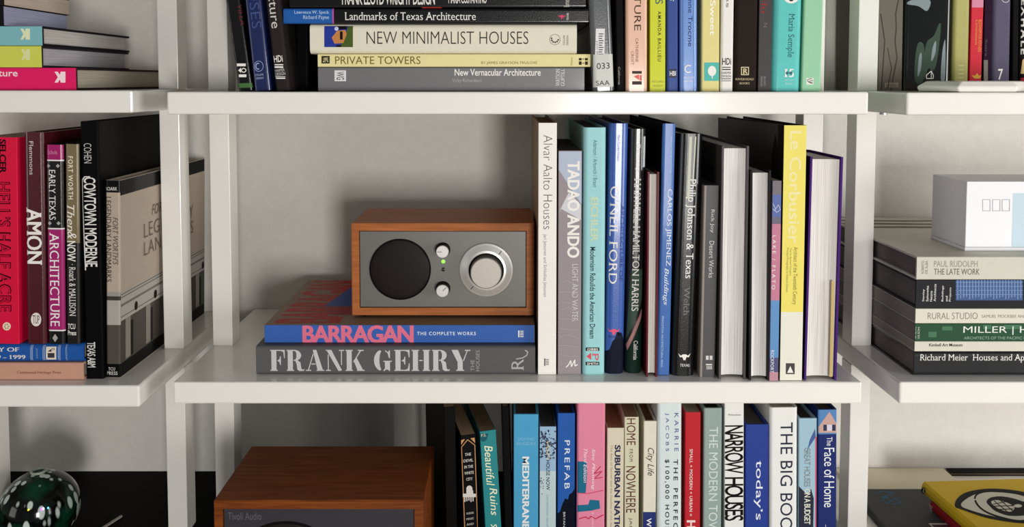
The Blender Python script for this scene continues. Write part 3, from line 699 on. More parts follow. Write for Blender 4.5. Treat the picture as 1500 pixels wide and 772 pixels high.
multi(b, [rc(926, 104, 940, 108), rc(926, 119, 940, 124)], (60, 48, 44)); multi(b, [[(928, 112), (936, 109), (936, 117)], [(937, 110), (940, 110), (940, 118), (937, 118)]], (226, 100, 92))
b = up1('lime yellow book with small dark capitals', (951.5, 975), (952, 975), (206, 212, 52), .25, .19, kind='soft')
T(b, 'HOUSES', 960, -62, 971, 6, (60, 96, 110), 'd', 'sans'); T(b, 'AMANDA BAILLIEU', 963.5, 16.5, 968.5, 90, (70, 70, 26), 'd', 'bold', 1.3)
T(b, 'MITCHELL', 955, 118, 973, 121, (160, 160, 60), 'r'); T(b, 'BEAZLEY', 957, 124, 972, 127, (160, 160, 60), 'r')
b = up1('slim navy blue book right of the lime spine', (976.5, 993.5), (976, 994), (56, 78, 146), .25, .2)
T(b, 'HOMES', 981, -40, 987, 2, WHITE, 'd', 'ital'); P(b, rc(980, 101, 991, 114), (40, 44, 70)); T(b, 'HBI', 981, 104, 990, 111, WHITE, 'r', 'bold')
b = up1('glossy mid-blue book with dark upright author name', (996, 1022), (995, 1023), (96, 138, 206), .26, .2, coat=1., rough=.3, rr=.005)
T(b, 'Suzanne Trocme', 1008, -26, 1014.5, 68, (28, 48, 110), 'd', 'sans')
multi(b, ring(1008.5, 101, 6, 6, 1.6, 14, 50, 310), WHITE); T(b, 'COLLINS', 1001.5, 112.5, 1017, 115, WHITE, 'r'); T(b, 'DESIGN', 1002, 117.5, 1015, 120, WHITE, 'r')
b = up1('cream yellow book with a teal square bearing a white tree', (1027, 1054), (1028, 1054.5), (226, 214, 142), .24, .2, kind='soft', rr=.002)
T(b, 'Home Sweet', 1040, -58, 1048, 52, (250, 246, 226), 'd', 'bold')
P(b, rc(1031.5, 91.5, 1053.5, 118.5), (82, 184, 170)); multi(b, [el(1043, 104, 6, 7.5), rc(1042.5, 110, 1044, 115)], WHITE)
b = up1('narrow white book with black block letters at its foot', (1055.5, 1074), (1056, 1076), (236, 233, 228), .25, .2)
T(b, 'Houses', 1064, -56, 1069, 11, (120, 118, 116), 'd'); T(b, 'HDi', 1058, 85, 1071, 95, (50, 48, 46), 'r', 'bold')
multi(b, [rc(1058, 98, 1070.5, 99.2), rc(1058, 101, 1070.5, 102.6), rc(1057, 115, 1071, 116), rc(1057, 118, 1071, 118.8)], (50, 48, 46)); T(b, 'HARPER', 1057, 105, 1071, 108.5, (70, 68, 66), 'r'); T(b, 'DESIGN', 1057, 110, 1071, 113.5, (70, 68, 66), 'r')
b = up1('near-black book with a small cream squared initial, right of the white spine', (1075, 1109), (1076.5, 1113), (38, 30, 26), .24, .2, rr=.005)
P(b, rc(1085.5, 98, 1097, 110), (214, 200, 160)); P(b, rc(1086.7, 99.2, 1095.8, 108.8), (38, 30, 26)); T(b, 'R', 1088, 100.5, 1095, 108, (214, 200, 160), 'r', 'serifb')
T(b, 'RIVERHEAD', 1077.5, 114.5, 1104, 117.5, (205, 190, 150), 'r', 'serif'); T(b, 'BOOKS', 1083.5, 120.5, 1098, 123.5, (205, 190, 150), 'r', 'serif')
b = up1('dark charcoal book with red title letters', (1110, 1130), (1112, 1131.5), (70, 66, 66), .23, .2, kind='soft')
T(b, 'Flu', 1115, -6, 1123, 20, (150, 40, 36), 'd', 'serif'); T(b, 'Z', 1118, 34, 1124, 40, (120, 112, 108), 'r'); T(b, 'PENGUIN', 1114, 112, 1117, 126, (150, 146, 142)); T(b, 'BOOKS', 1118.5, 112, 1121.5, 126, (150, 146, 142))
b = up1('rounded teal book with dark serif author name and white emblem', (1131, 1172), (1131.5, 1179), (96, 196, 190), .24, .21, rr=.008, coat=.5)
T(b, 'Maria Semple', 1152, 20, 1163.5, 84, (34, 96, 100), 'd', 'serif'); multi(b, [el(1159, -4, 11, 9)], WHITE); multi(b, [el(1159, -2, 4, 4)], (40, 40, 44))
T(b, '15', 1149, 101, 1163, 113, WHITE, 'r', 'serifb'); multi(b, [el(1153, 107, 2.4, 2.4, 12), el(1158.5, 107, 2.4, 2.4, 12)], (50, 110, 112)); T(b, 'BACK BAY', 1149, 116, 1163, 118.5, (190, 228, 224), 'r'); T(b, 'BOOKS', 1150, 121, 1162, 124, (190, 228, 224), 'r')
b = up1('mint green book with small square wave logo, last in the middle top row', (1173, 1203), (1178.5, 1206), (152, 204, 166), .24, .2, kind='soft', rr=.002)
P(b, rc(1181, 114, 1191.5, 124), (226, 228, 216)); multi(b, ring(1191, 118, 9, 3.5, 1.1, 10, 100, 260)+ring(1192, 120, 8, 2.5, 1.1, 10, 100, 260), (90, 88, 84))

# ================================================================== left top shelf
z = zL1; YL = Yon(60, 131.5, zL1) if False else .935
s = lying('magenta-spined book lying at the bottom of the left top stack', -260, 112, 99, 130, z, YL, .235, (40, 30, 34), rr=.0008, coat=.2, pages=(190, 180, 160))
band(s, None, None, (226, 24, 100)); T(s, 'Architecture', -60, 102, 26, 112, (248, 220, 225), 'r', 'bold')
def kmark(s, x, y, w, h, col):
    multi(s, [[(x, y), (x+w*.3, y), (x+w*.62, y+h*.5), (x+w*.3, y+h), (x, y+h), (x+w*.3, y+h*.5)], [(x+w*.35, y+h*.5), (x+w*.62, y), (x+w*.62, y+h)], rc(x+w*.55, y, x+w, y+h)], col)
kmark(s, 80, 105, 16, 16, (250, 225, 230))
s = lying('lime-spined book in the middle of the left top stack', -250, 61.5, 67, 98, s.top, YL, .215, (44, 40, 48), rr=.0008, coat=.2, pages=(196, 190, 196))
band(s, None, None, (206, 212, 86)); kmark(s, 31, 72, 13, 16, (222, 224, 160))
s = lying('pale teal-spined book above the lime one in the left top stack', -250, 62.5, 38, 67, s.top, YL, .215, (30, 26, 32), rr=.0008, coat=.2, pages=(214, 206, 200))
band(s, None, None, (126, 186, 192)); kmark(s, 30, 42, 14, 16, (226, 232, 190))
s = lying('black-spined paperback with bluish-grey pages lying on the pale teal spine', -230, 5, 8, 37.5, s.top, YL, .135, (24, 22, 24), 'soft', pages=(170, 170, 198))
lying('black-spined paperback with beige pages, topmost of the left top stack', -225, 5.5, -18, 8, s.top, YL, .14, (30, 26, 26), 'soft', pages=(206, 188, 170))

# ================================================================== left middle shelf
z = zL2; YLM = Yon(90, 557, zL2)
s = lying('peach-coloured book lying flat under the blue one on the left shelf', -200, 122, 531, 557, z, YLM, .215, (196, 150, 128), rr=.002, coat=.1)
T(s, 'Continental Heritage Press', 25, 543.5, 89.5, 548.5, (130, 40, 20), 'r', 'serif')
s = lying('blue cloth book lying flat with white ruled bands, beneath the red and maroon spines', -200, 122, 504, 530, s.top, YLM, .215, (30, 84, 160), rr=.006, coat=.0)
T(s, 'HISTORY OF', -50, 509, 28, 515, (215, 212, 215), 'r', 'serifb'); T(s, '1849 - 1999', -22, 520, 37.5, 526, (215, 212, 215), 'r', 'serifb')
multi(s, [rc(x+i*1.4, 506, x+.8+i*1.4, 528) for x in (44.5, 62.5, 85) for i in range(3)], (150, 170, 205)); P(s, rc(67.5, 508, 82.5, 527), (226, 214, 200))
multi(s, [rc(70, 517, 80, 524), [(70, 515), (75, 511), (76, 515)], *ring(78, 511.5, 2.4, 1.8, .8, 10)], (60, 56, 60)); T(s, 'OLIVER KNIGHT', 53, 510, 55.5, 525, (150, 170, 205), 'u'); T(s, 'LANDMARK', 96, 505, 98.5, 528, (170, 185, 210), 'u')
zs = s.top
def upl(label, bot, top, pyt, col, d=.2, zz=None, **kw): return upright(label, bot, top, pyt, zs if zz is None else zz, col, Y=kw.pop('Y', YLM), depth=d, **kw)
b = upl('bright red book with black outlined capitals, leftmost on the left middle shelf', (-26, 29.5), (-28, 24), 201, (216, 16, 62), .2, kind='soft', rr=.001, coat=.3, keep=True, pages=(170, 150, 140))
T(b, 'SELCER', -1, 184+20, 9, 254, (40, 8, 18), 'd', 'black'); T(b, 'HELL\u2019S HALF ACRE', -3, 267, 16, 457, (24, 2, 10), 'd', 'black', 1.1); T(b, 'HELL\u2019S HALF ACRE', -1.6, 268, 14.6, 456, (216, 16, 62), 'd', 'thin', 1.1)
multi(b, [el(10, 478, 6, 6)], (235, 214, 190)); multi(b, [el(10+3*math.cos(k), 478+3*math.sin(k), .9, .9, 8) for k in range(6)], (120, 60, 40))
b = upl('maroon book with bold white serif capitals and an oval mark', (38, 68), (33, 63.5), 194, (74, 18, 28), .2, rr=.005, coat=.9, rough=.28, keep=True)
T(b, 'Flemmons', 43, 207, 49, 256, (214, 206, 204), 'd'); T(b, 'AMON', 39, 304, 61, 388, (240, 236, 230), 'd', 'serifb')
multi(b, [el(53, 468, 7.6, 10)], (228, 222, 216)); T(b, 'TUP', 48, 462, 58, 474, (60, 14, 22), 'r', 'serif')
b = upl('magenta and black book with white serif capitals and fine rules', (70.5, 94.5), (65.5, 93), 212, (14, 12, 14), .19, rr=.004, coat=.8, rough=.3, keep=True)
band(b, None, 234, (160, 30, 100)); band(b, 234, 236, (230, 224, 226)); band(b, 334, 336, (230, 224, 226)); band(b, 336, 483, (160, 36, 106)); band(b, 483, 485, (230, 224, 226))
T(b, 'Echols', 70, 220, 84, 226, (216, 140, 170), 'r'); T(b, 'EARLY TEXAS', 72, 249, 81.5, 322, (230, 226, 224), 'd', 'serif'); T(b, 'ARCHITECTURE', 73.5, 341, 87, 478, (240, 234, 234), 'd', 'serif')
multi(b, [[(68, 243), (71, 240), (74, 243), (71, 246)], [(82, 243), (85, 240), (88, 243), (85, 246)], [(70, 327), (73, 324), (76, 327), (73, 330)], [(83, 327), (86, 324), (89, 327), (86, 330)], [(77, 495), (81, 489), (85, 495), (81, 501)]], (170, 166, 164))
b = upl('slim book with olive top half and black lower half, white title with large ampersand', (97, 117.5), (95, 115), 211, (14, 13, 13), .2, rr=.003, coat=.6, keep=True)
band(b, None, 356, (122, 108, 78)); T(b, 'FORT WORTH', 100, 229, 107, 292, (232, 226, 210), 'd', 'bold', 1.2)
T(b, 'Then', 98.5, 300, 109, 339, (236, 232, 222), 'd', 'serifi'); T(b, '&', 99, 339, 112, 350, (236, 232, 222), 'd', 'serifi'); T(b, 'NOW', 98, 353, 111, 383, WHITE, 'd', 'bold')
T(b, '\u00b7 Roark & MALLISON', 101.5, 387, 111, 463, (226, 222, 216), 'd', 'serif'); T(b, 'TCU', 99.5, 474, 110.5, 482, WHITE, 'r', 'bold'); T(b, 'Press', 99.5, 484, 112, 491, WHITE, 'r', 'bold')
YC = Yon(135, 555, zL2)
b = upl('tall black book with rounded white deco lettering, standing on the board itself', (125.5, 152.5), (117, 143.5), 178, (10, 10, 11), .245, zL2, Y=YC, rr=.002, coat=.2, keep=True)
T(b, 'COHEN', 123, 210, 134, 239, (214, 212, 208), 'd', 'thin'); T(b, 'COWTOWN MODERNE', 124, 260, 141.5, 391, (226, 224, 220), 'd', 'bold', .95)
multi(b, strokes([(132, 259), (124, 259), (120.5, 264), (121, 300), (125.5, 396)], 1.6), (226, 224, 220)); T(b, 'TEXAS A&M', 128, 501, 140, 538, (214, 212, 208), 'd', 'bold', .9)
YF = Yon(165, 553, zL2)
b = upl('large beige and black photo book whose front cover shows past the white post', (155.5, 177), (154, 176), 264, (176, 162, 146), .268, zL2, Y=YF, rr=.0025, coat=.5, rough=.3)
band(b, None, 282, (14, 13, 13)); band(b, 428, 434, (150, 146, 140)); band(b, 434, 440, (60, 56, 52)); band(b, 440, 476, (168, 164, 156)); band(b, 476, 533, (78, 72, 66)); band(b, 533, None, (10, 10, 10))
T(b, 'ROARK', 154, 274, 172, 279, (226, 222, 216), 'r', 'serif'); T(b, 'LEGENDARY LANDMARKS', 155.5, 288, 163, 413, (52, 46, 40), 'd', 'serif'); T(b, 'FORT WORTH\u2019S', 165.5, 318, 173, 388, (90, 80, 70), 'd', 'serifi')
T(b, 'TCU', 159, 538, 169, 542.5, (220, 216, 210), 'r', 'serif'); T(b, 'PRESS', 156.5, 544, 172.5, 549, (220, 216, 210), 'r', 'serif')
F = b.R; hh = b.h; dd = b.d
def fr(u0, u1, v0, v1, col, nm='cover_photo'): return flatpoly(F, [(u0, v0), (u1, v0), (u1, v1), (u0, v1)], col, nm)
fr(.001, dd-.001, hh-.018, hh-.0005, (22, 20, 20), 'cover_band')
fr(.001, dd-.001, .0005, .016, (10, 10, 10), 'cover_band')
fr(.001, dd-.001, .016, .066, (70, 64, 58))
fr(.001, dd-.001, .066, .100, (172, 168, 160))
for v in (.070, .083, .0845, .093, .0965): fr(.001, dd-.001, v, v+.0012, (96, 92, 86), 'printed_cornice')
for k in range(5):
    u = .012+k*.055; fr(u, u+.013, .018, .066, (138, 132, 124), 'printed_column'); fr(u+.0135, u+.020, .018, .060, (24, 22, 20), 'printed_shadow')
    lay = F.nl(); pyd('printed_roundel', [F.put(u+.028+.0045*math.cos(a*PI/8), .074+.0055*math.sin(a*PI/8), lay) for a in range(16)], [tuple(range(16))], mat((26, 24, 22), .5), F.root)
for s_, u0, u1, v0, v1, st in (('FORT WORTH\u2019S', .085, .20, .177, .190, 'ital'), ('LEGENDARY', .062, .222, .152, .170, 'thin'), ('LANDMARKS', .062, .222, .130, .147, 'thin')):
    vs, fs = glyphs(s_, st, 1.1); lay = F.nl()
    pyd('cover_lettering', [F.put(u0+(u1-u0)*a, v0+(v1-v0)*q, lay+e) for a, q, e in vs], fs, mat((104, 92, 82), .5), F.root)

# ================================================================== right middle shelf: stack and box
YR = Yon(1420, 551, zR2); X0R = at(1333, 480, YR).x
def stk(label, pyt, zb, col, d, kind='hard', L=.30, **kw):
    b = lying(label, 1334, 1500, pyt, pyt+20, zb, YR, d, col, kind, zt=at(1420, pyt, YR).z, **kw); return b
def stack(label, l, pyt, pyb, zb, col, d, kind='hard', L=.30, **kw):
    zt = at(1420, pyt, YR).z; t = zt-zb-.0003; x = max(at(l, (pyt+pyb)/2, YR).x, xR0+PW+.0006)
    b = make_book('hardcover_book' if kind == 'hard' else 'paperback_book', label, t, L, d, (x+L, YR, zb+t/2+.0001), (0, -PI/2, 0), col, kind, **kw); b.top = zt
    return b
s = stack('thick black book with white serif title at the bottom of the right stack', 1337, 515, 550, zR2, (24, 24, 26), .245, rr=.005, coat=.6, pages=(120, 112, 104))
T(s, 'Richard Meier  Houses and Apartments', 1347.5, 519, 1545, 531, (226, 224, 218), 'r', 'serif')
s = stack('thin cream paperback just above the black bottom book of the right stack', 1336.5, 500, 512, s.top, (214, 210, 196), .22, 'soft', coat=.0, pages=(150, 142, 130))
T(s, 'Kimbell Art Museum', 1361, 503, 1410, 507.5, (50, 46, 40), 'r', 'bold')
s = stack('green-spined book with thin white capitals in the right stack', 1336, 474, 500, s.top, (40, 78, 54), .235, 'soft', rr=.001, pages=(130, 124, 116))
multi(s, [rc(1360, 486, 1372, 494), rc(1380, 478, 1395, 484), rc(1440, 476, 1452, 482), rc(1470, 476, 1496, 482)], (70, 116, 84), 'print_or_glare_patch')
T(s, 'MILLER | HULL', 1411, 478, 1543, 490.5, (226, 230, 224), 'r', 'sans'); T(s, 'ARCHITECTS OF THE PACIFIC NORTHWEST', 1412, 493, 1538, 497, (150, 176, 156), 'r'); T(s, 'SHERI', 1339, 479, 1342, 496, (200, 206, 200), 'u'); T(s, 'OLSON', 1344, 479, 1347, 496, (200, 206, 200), 'u')
s = stack('cream-spined book with thin grey capitals in the middle of the right stack', 1334, 452, 474, s.top, (218, 214, 198), .25, 'soft', rr=.001, coat=0., pages=(150, 142, 132))
T(s, 'RURAL STUDIO', 1359, 458, 1432, 467.5, (120, 116, 106), 'r', 'thin'); T(s, 'SAMUEL MOCKBEE AND AN ARCHITECTURE', 1438, 461, 1560, 465.5, (150, 146, 136), 'r')
s = stack('charcoal book with a striped blue picture on its spine, second in the right stack', 1333, 410, 451, s.top, (44, 44, 48), .235, rr=.001, coat=.3, pages=(110, 104, 98))
P(s, rc(1400, 409.5, 1498, 440), (66, 92, 136), 'spine_picture'); multi(s, [rc(1402+i*4.4, 410, 1403.4+i*4.4, 438-(i % 4)) for i in range(22)]+[rc(1400, 413+i*6, 1498, 413.8+i*6) for i in range(4)], (118, 146, 190), 'printed_lines')
for t_, x in (('Stanley', 1351), ('Saitowitz', 1356.5), ('Natoma', 1362), ('Architects', 1367.5), ('Buildings', 1379), ('and', 1384.5), ('Projects', 1390)):
    T(s, t_, x, 441-len(t_)*2.5, x+3.6, 441.5, (214, 212, 208), 'u', 'bold')
s = stack('pale grey-cream book with two lines of grey capitals, directly under the white box', 1330, 376, 409, s.top, (206, 203, 188), .275, rr=.0015, coat=.2, pages=(112, 106, 98))
T(s, 'PAUL RUDOLPH', 1368, 382, 1432, 391, (150, 146, 136), 'r', 'sans'); T(s, 'THE LATE WORK', 1368, 393.5, 1435, 402.5, (110, 108, 98), 'r', 'sans')
T(s, 'ROBERTO', 1350, 382, 1353.5, 401, (130, 126, 118), 'u'); T(s, 'DE ALBA', 1355.5, 382, 1359, 401, (130, 126, 118), 'u')
F = s.R; Lr = s.h
for k in range(3):
    u = .185+k*.028
    lay = F.nl(); n = 14; top = [F.put(u+.012+.004*math.sin(i*.5+k), Lr-.004-i*(Lr-.01)/n, lay) for i in range(n+1)]; bot = [F.put(u+.002*math.sin(i*.6+k), Lr-.004-i*(Lr-.01)/n, lay) for i in range(n+1)]
    pyd('printed_stripe', top+bot, [(i, i+1, n+2+i, n+1+i) for i in range(n)], mat((110, 106, 92), .5), F.root)
zt = s.top; YB = Yon(1450, 367.5, zt)
bx0 = at(1415, 320, YB); r = thing('white_box', 'white cardboard box with pale blue panel and three small outlined squares, on the right stack', 'box', (bx0.x, YB, zt))
hb = at(1415, 266, YB).z-zt; boxw = mat((238, 239, 242), .6, .0, 0, .05, 300.); boxg = mat((196, 190, 184), .7)
dB = .078
# back edge of the box's left side
box('carton', 0, .24, 0, dB, .0045, hb, boxw, r, .0006); box('base_tray', -.0007, .2407, -.0007, dB+.0007, .0001, .0042, boxw, r, .0004)
F = Face(r)
P(F, [(1484, 283), (1560, 283), (1560, 362), (1482, 362)], (196, 216, 226), 'printed_panel')
for x in (1439, 1453.5, 1467.5): multi(F, [rc(x, 292, x+11.5, 292.9), rc(x, 308.4, x+11.5, 309.3), rc(x, 292, x+.9, 309), rc(x+10.8, 292, x+11.7, 309)], (176, 174, 184), 'outlined_square')

# ================================================================== right top shelf
z = zR1
def upr(label, bot, top, col, Y=1.083, h=.27, d=.137, kind='hard', **kw): return upright(label, bot, top, 0, z, col, Y=Y, depth=d, kind=kind, htop=h, **kw)
b = upr('grey-brown soft photo book, leftmost on the right top shelf', (1285.5, 1321), (1287.5, 1323.5), (106, 100, 90), h=.26, kind='soft')
multi(b, strokes([(1316, 0), (1312, 20), (1313, 42), (1311, 60), (1314, 85), (1309, 110), (1305, 133)], 1.6)+strokes([(1290, 20), (1296, 60), (1291, 132)], 1.6)+strokes([(1300, 70), (1306, 100), (1300, 130)], 1.2), (62, 56, 46), 'printed_lines'); P(b, rc(1296, 121, 1316, 128), (150, 142, 126)); T(b, 'L\u00e9vi-Strauss', 1298, 122.5, 1314, 126.5, (60, 52, 44), 'r', 'serif')
b = upr('very thick glossy black book with greenish crumpled reflections painted on', (1322.5, 1393), (1325, 1396), (12, 14, 14), h=.26, coat=1., rough=.15)
multi(b, [smooth(q, 4) for q in [[(1340, 118), (1341, 80), (1346, 62), (1354, 70), (1352, 118)], [(1353, 116), (1356, 66), (1368, 52), (1376, 34), (1378, 44), (1372, 92), (1366, 104), (1360, 100)]]], (54, 74, 60), 'print_or_glare_patch')  # greenish reflections in the glossy spine, painted as flat shapes
multi(b, [smooth(q, 4) for q in [[(1344, 112), (1346, 84), (1350, 78), (1349, 100)], [(1364, 90), (1366, 70), (1371, 60), (1370, 78)], [(1378, 116), (1380, 78), (1384, 58), (1385, 74), (1384, 116)], [(1329, 6), (1345, 9), (1358, 16), (1362, 0), (1336, 0)]]], (132, 144, 146), 'print_or_glare_patch')  # paler highlights of the same gloss, painted over the green
multi(b, strokes([(1357, 115), (1357, 110), (1364, 104), (1367, 110), (1367, 115), (1357, 115)], 1.2)+strokes([(1364, 104), (1364, 115)], 1), WHITE)
b = upr('olive yellow book behind the white dish', (1395.5, 1419), (1397.5, 1422.5), (176, 172, 106), h=.25)
multi(b, [rc(1404, 95+i*6, 1412, 97+i*6) for i in range(4)], (196, 194, 140))
b = upr('red book with orange title lettering, behind the white dish', (1420, 1437), (1423, 1441.5), (206, 40, 58), h=.22, kind='soft')
band(b, None, 11, (212, 136, 160)); T(b, 'BUDDHISM FOR MOTHERS', 1433, 29, 1437.5, 76, (226, 150, 60), 'd'); T(b, 'Contentment', 1428.5, 29, 1432.5, 66, (226, 150, 60), 'd', 'ital')
multi(b, [[(1427, 115), (1423, 110), (1428, 111), (1431, 107), (1434, 111), (1438, 110), (1435, 115)]], (226, 170, 60))
b = upr('dark purple-black book in the gap beside the slate spine', (1439, 1452), (1443, 1454), (40, 16, 40), h=.24, kind='soft')
P(b, rc(1441, 88, 1447, 128), (120, 116, 108), 'paper_label') ; T(b, 'Sutra', 1443, 58, 1446, 82, (90, 80, 86))
b = upr('slate blue-grey book with a white numeral seven at its foot', (1453, 1480), (1455, 1483), (92, 88, 110), h=.25, coat=0., rough=.8)
T(b, '7', 1462, 101, 1469, 117, WHITE, 'r', 'bold'); multi(b, ring(1473, -2, 6, 6, .9), (200, 198, 206))
b = upr('black book directly right of the slate spine', (1482, 1492), (1484, 1493), (10, 10, 10), h=.25)
b = upr('black book with white capitals and red foot, rightmost on the right top shelf', (1494, 1522), (1495, 1524), (26, 23, 22), h=.26)
T(b, 'NEVER EXHALE', 1497, -78, 1503, 80, (225, 222, 216), 'd', 'black', 1.3); P(b, rc(1496, 114, 1524, 128), (170, 30, 44)); multi(b, [[(1496, 108), (1498, 88), (1502, 84), (1504, 108)]], (220, 190, 130))
# dish
zc = zR1
ol = [(1342.5, .975), (1403, .923), (1490, .923), (1506, .95), (1508, .99), (1490, 1.018), (1385, 1.018)]
ol = [Vector((at(p, 132, y).x, y)) for p, y in ol]; cen = sum(ol, Vector((0, 0)))/len(ol)
vs, fs = [], []; n = len(ol)
hz = at(1430, 118.5, .94).z-zc
for k, (sc, zz) in enumerate(((.90, .0001), (.97, .0012), (1.0, hz*.38), (.985, hz*.55), (.88, hz*.93), (.82, hz), (.60, hz*.92), (.5, hz*.85))):
    vs += [(cen.x+(p.x-cen.x)*sc-cen.x, cen.y+(p.y-cen.y)*sc-cen.y, zz) for p in ol]
for k in range(7):
    for i in range(n): j = (i+1) % n; fs.append((k*n+i, k*n+j, (k+1)*n+j, (k+1)*n+i))
fs += [tuple(range(7*n, 8*n)), tuple(reversed(range(n)))]
o = pyd('dish', vs, fs, mat((238, 234, 226), .25, .5)); o.location = (cen.x, cen.y, zc); o['label'] = 'low white faceted dish in front of the books on the right top shelf'; o['category'] = 'dish'
bv = o.modifiers.new('soft_edges', 'BEVEL'); bv.width = .0015; bv.segments = 2

# ================================================================== lower bay
zd = z3
YD = .93; mz = zM2-TH-.0008
def upd(label, bot, top, pyt, col, d=.2, kind='hard', **kw): return upright(label, bot, top, pyt, zd, col, Y=kw.pop('Y', YD), depth=d, kind=kind, maxz=mz, **kw)
b = upd('black paperback turned at an angle, leaning first in the lower row', (655, 672), (650, 667), 596, (11, 10, 10), .17, kind='soft', yaw=math.radians(13), Y=.925, pages=(150, 128, 96), keep=True)
b = upd('narrow black paperback with gold-outlined spine panel and a white dome picture', (681, 701.5), (673.5, 698.5), 637, (13, 12, 12), .155, kind='soft', yaw=math.radians(13), Y=.925, pages=(176, 148, 112), keep=True)
multi(b, strokes([(681, 772+8), (676, 655), (685, 644), (695.5, 652), (700, 780)], 1.1), (190, 140, 92)); multi(b, [[(674.5, 645), (681, 643), (675.5, 652)], [(689, 642), (695, 641), (696, 649)]], (190, 140, 92))
for i, (t_, w_) in enumerate((('THE', 9), ('DEVIL', 14), ('IN THE', 13), ('WHITE', 14), ('CITY', 9))): T(b, t_, 685.5+i*.5-w_/2, 663.5+i*9, 685.5+i*.5+w_/2, 667.5+i*9, (220, 216, 208), 'r', 'serif')
multi(b, [el(687.5, 716, 4.5, 5, 14), rc(678, 723, 697, 728), rc(683, 718, 693, 724), *[rc(680+i*3, 728, 681.6+i*3, 735-(i % 3)) for i in range(5)]], (205, 200, 192))
for i, t_ in enumerate(('MURDER', 'MAGIC', 'AND')): T(b, t_, 683, 750+i*8, 694, 753+i*8, (190, 186, 178), 'r', 'serif')
b = upd('teal paperback with hand-lettered cream title', (715, 741), (703, 726), 631, (38, 128, 132), .155, kind='soft', yaw=math.radians(12), Y=.93, pages=(140, 116, 84), keep=True)
multi(b, [el(708, 635, 7, 12, 16, 0, 180)], (20, 84, 96)); T(b, 'P.S.', 704.5, 635.5, 712, 639.5, (220, 214, 180), 'r', 'serif')
T(b, 'Beautiful', 711, 652, 723, 712, (230, 232, 196), 'd', 'script'); T(b, 'Ruins', 718, 714, 729, 755, (230, 232, 196), 'd', 'script'); multi(b, strokes([(719, 768), (722, 772), (726, 768), (728, 773)], 1.2), (230, 232, 196))
b = upd('black book squeezed between the teal and the sky-blue spines', (744, 751), (731, 748), 596, (12, 12, 13), .19, keep=True)
b = upd('wide sky-blue book with heavy white capitals', (751.5, 788), (752.5, 789.5), 607, (74, 158, 200), .2, rr=.001, coat=.1, pages=(96, 72, 52))
T(b, 'DOMINIC', 759, 641, 783, 645, (130, 190, 220), 'r'); T(b, 'BRADBURY', 757, 647.5, 785, 652, (130, 190, 220), 'r'); T(b, 'MEDITERRANEAN', 765, 669, 775, 798, (228, 232, 230), 'd', 'black')
b = upd('pale blue book with dark branches and an upright title in two colours', (789.5, 814), (790.5, 815), 625, (150, 182, 208), .2, kind='soft', pages=(80, 68, 58))
band(b, 690, None, (186, 206, 208))
multi(b, strokes([(792, 632), (799, 645), (806, 650), (814, 658)], 1.2)+[el(791+random.random()*23, 630+random.random()*42, .6+random.random()*1.3, .6+random.random()*1.3, 6) for _ in range(90)]+[el(791+random.random()*6, 700+random.random()*28, .7, .9, 6) for _ in range(14)], (50, 58, 84), 'printed_branches')
T(b, 'WORLD', 800, 646, 805.5, 673, (222, 206, 150), 'd', 'bold'); T(b, 'HOUSE NOW', 800, 674, 805.5, 718, (44, 62, 84), 'd', 'bold'); T(b, 'CONTEMPORARY ARCHITECTURAL', 800.5, 724, 803, 790, (120, 150, 168))
b = upd('royal blue book with wide-spaced white capitals and a black tree skyline', (815.5, 842), (817, 842), 605.5, (34, 88, 166), .2, rr=.001, coat=.3, pages=(96, 76, 58))
T(b, 'PREFAB', 827, 645, 834.5, 716, (228, 234, 240), 'd', 'sans', 1.3)
multi(b, [[(816, 800), (816, 752), (820, 750), (824, 738), (828, 730), (832, 732), (834, 724), (838, 722), (841.5, 716), (842, 800)]], (14, 18, 30), 'printed_trees'); T(b, 'BRYAN', 825, 750, 828, 772, (200, 200, 205))
b = upd('pink book with white italic title and teal drawings', (844.5, 886), (844.5, 887), 580, (222, 132, 158), .2, rr=.003)
multi(b, [[(846, 676), (859, 676), (860, 692), (858, 722), (846, 722)], [(846, 740), (862, 739), (864, 732), (878, 733), (879, 745), (866, 748), (846, 750)]], (22, 104, 134), 'printed_shape')
T(b, 'Site Planning', 866, 657, 871.5, 718, (246, 226, 232), 'd', 'ital'); T(b, 'Third Edition', 855, 657, 860, 707, (246, 226, 232), 'd', 'ital'); T(b, 'Lynch', 866, 750, 870, 775, (240, 200, 215), 'd', 'ital')
multi(b, strokes([(846, 722), (862, 723), (884, 718)], .8)+strokes([(848, 760), (858, 757), (862, 760), (866, 756), (872, 760), (884, 754)], 1.4)+strokes([(880, 683), (870, 694), (882, 690), (871, 701), (883, 699)], 1), (200, 40, 80), 'printed_lines')
b = upd('cream book with striped navy capitals, right of the pink spine', (888.5, 913), (888.5, 914), 627, (214, 204, 182), .19, kind='soft', rr=.001, pages=(150, 112, 72))
T(b, 'SUBURBAN NATION', 900, 652, 908.5, 792, (42, 46, 78), 'd', 'black'); T(b, 'The Rise of Sprawl and the Decline of the American', 893.5, 652, 897, 790, (170, 140, 110), 'd', 'serif')
b = upd('pale green-cream book with thin maroon capitals', (914.5, 936), (914.5, 936), 611, (208, 204, 176), .19, kind='soft', rr=.001, pages=(140, 110, 78))
T(b, 'HOME', 918, 613, 931, 652, (92, 44, 40), 'd', 'sans'); T(b, 'FROM', 922, 658, 927, 676, (92, 60, 50), 'd', 'sans', 1.3); T(b, 'NOWHERE', 917, 683, 931, 751, (92, 44, 40), 'd', 'sans')
T(b, 'JAMES', 921, 758, 926, 790, (120, 90, 80), 'd', 'sans')
b = upd('cream book with black handwritten title and a navy foot', (941.5, 960), (942, 962), 617, (222, 216, 198), .2, rr=.001, pages=(130, 92, 58))
band(b, 750, None, (30, 46, 110)); T(b, 'City Life', 946, 656, 958, 697, (60, 54, 52), 'd', 'script'); T(b, 'Witold', 947, 759, 954, 792, WHITE, 'd', 'bold')
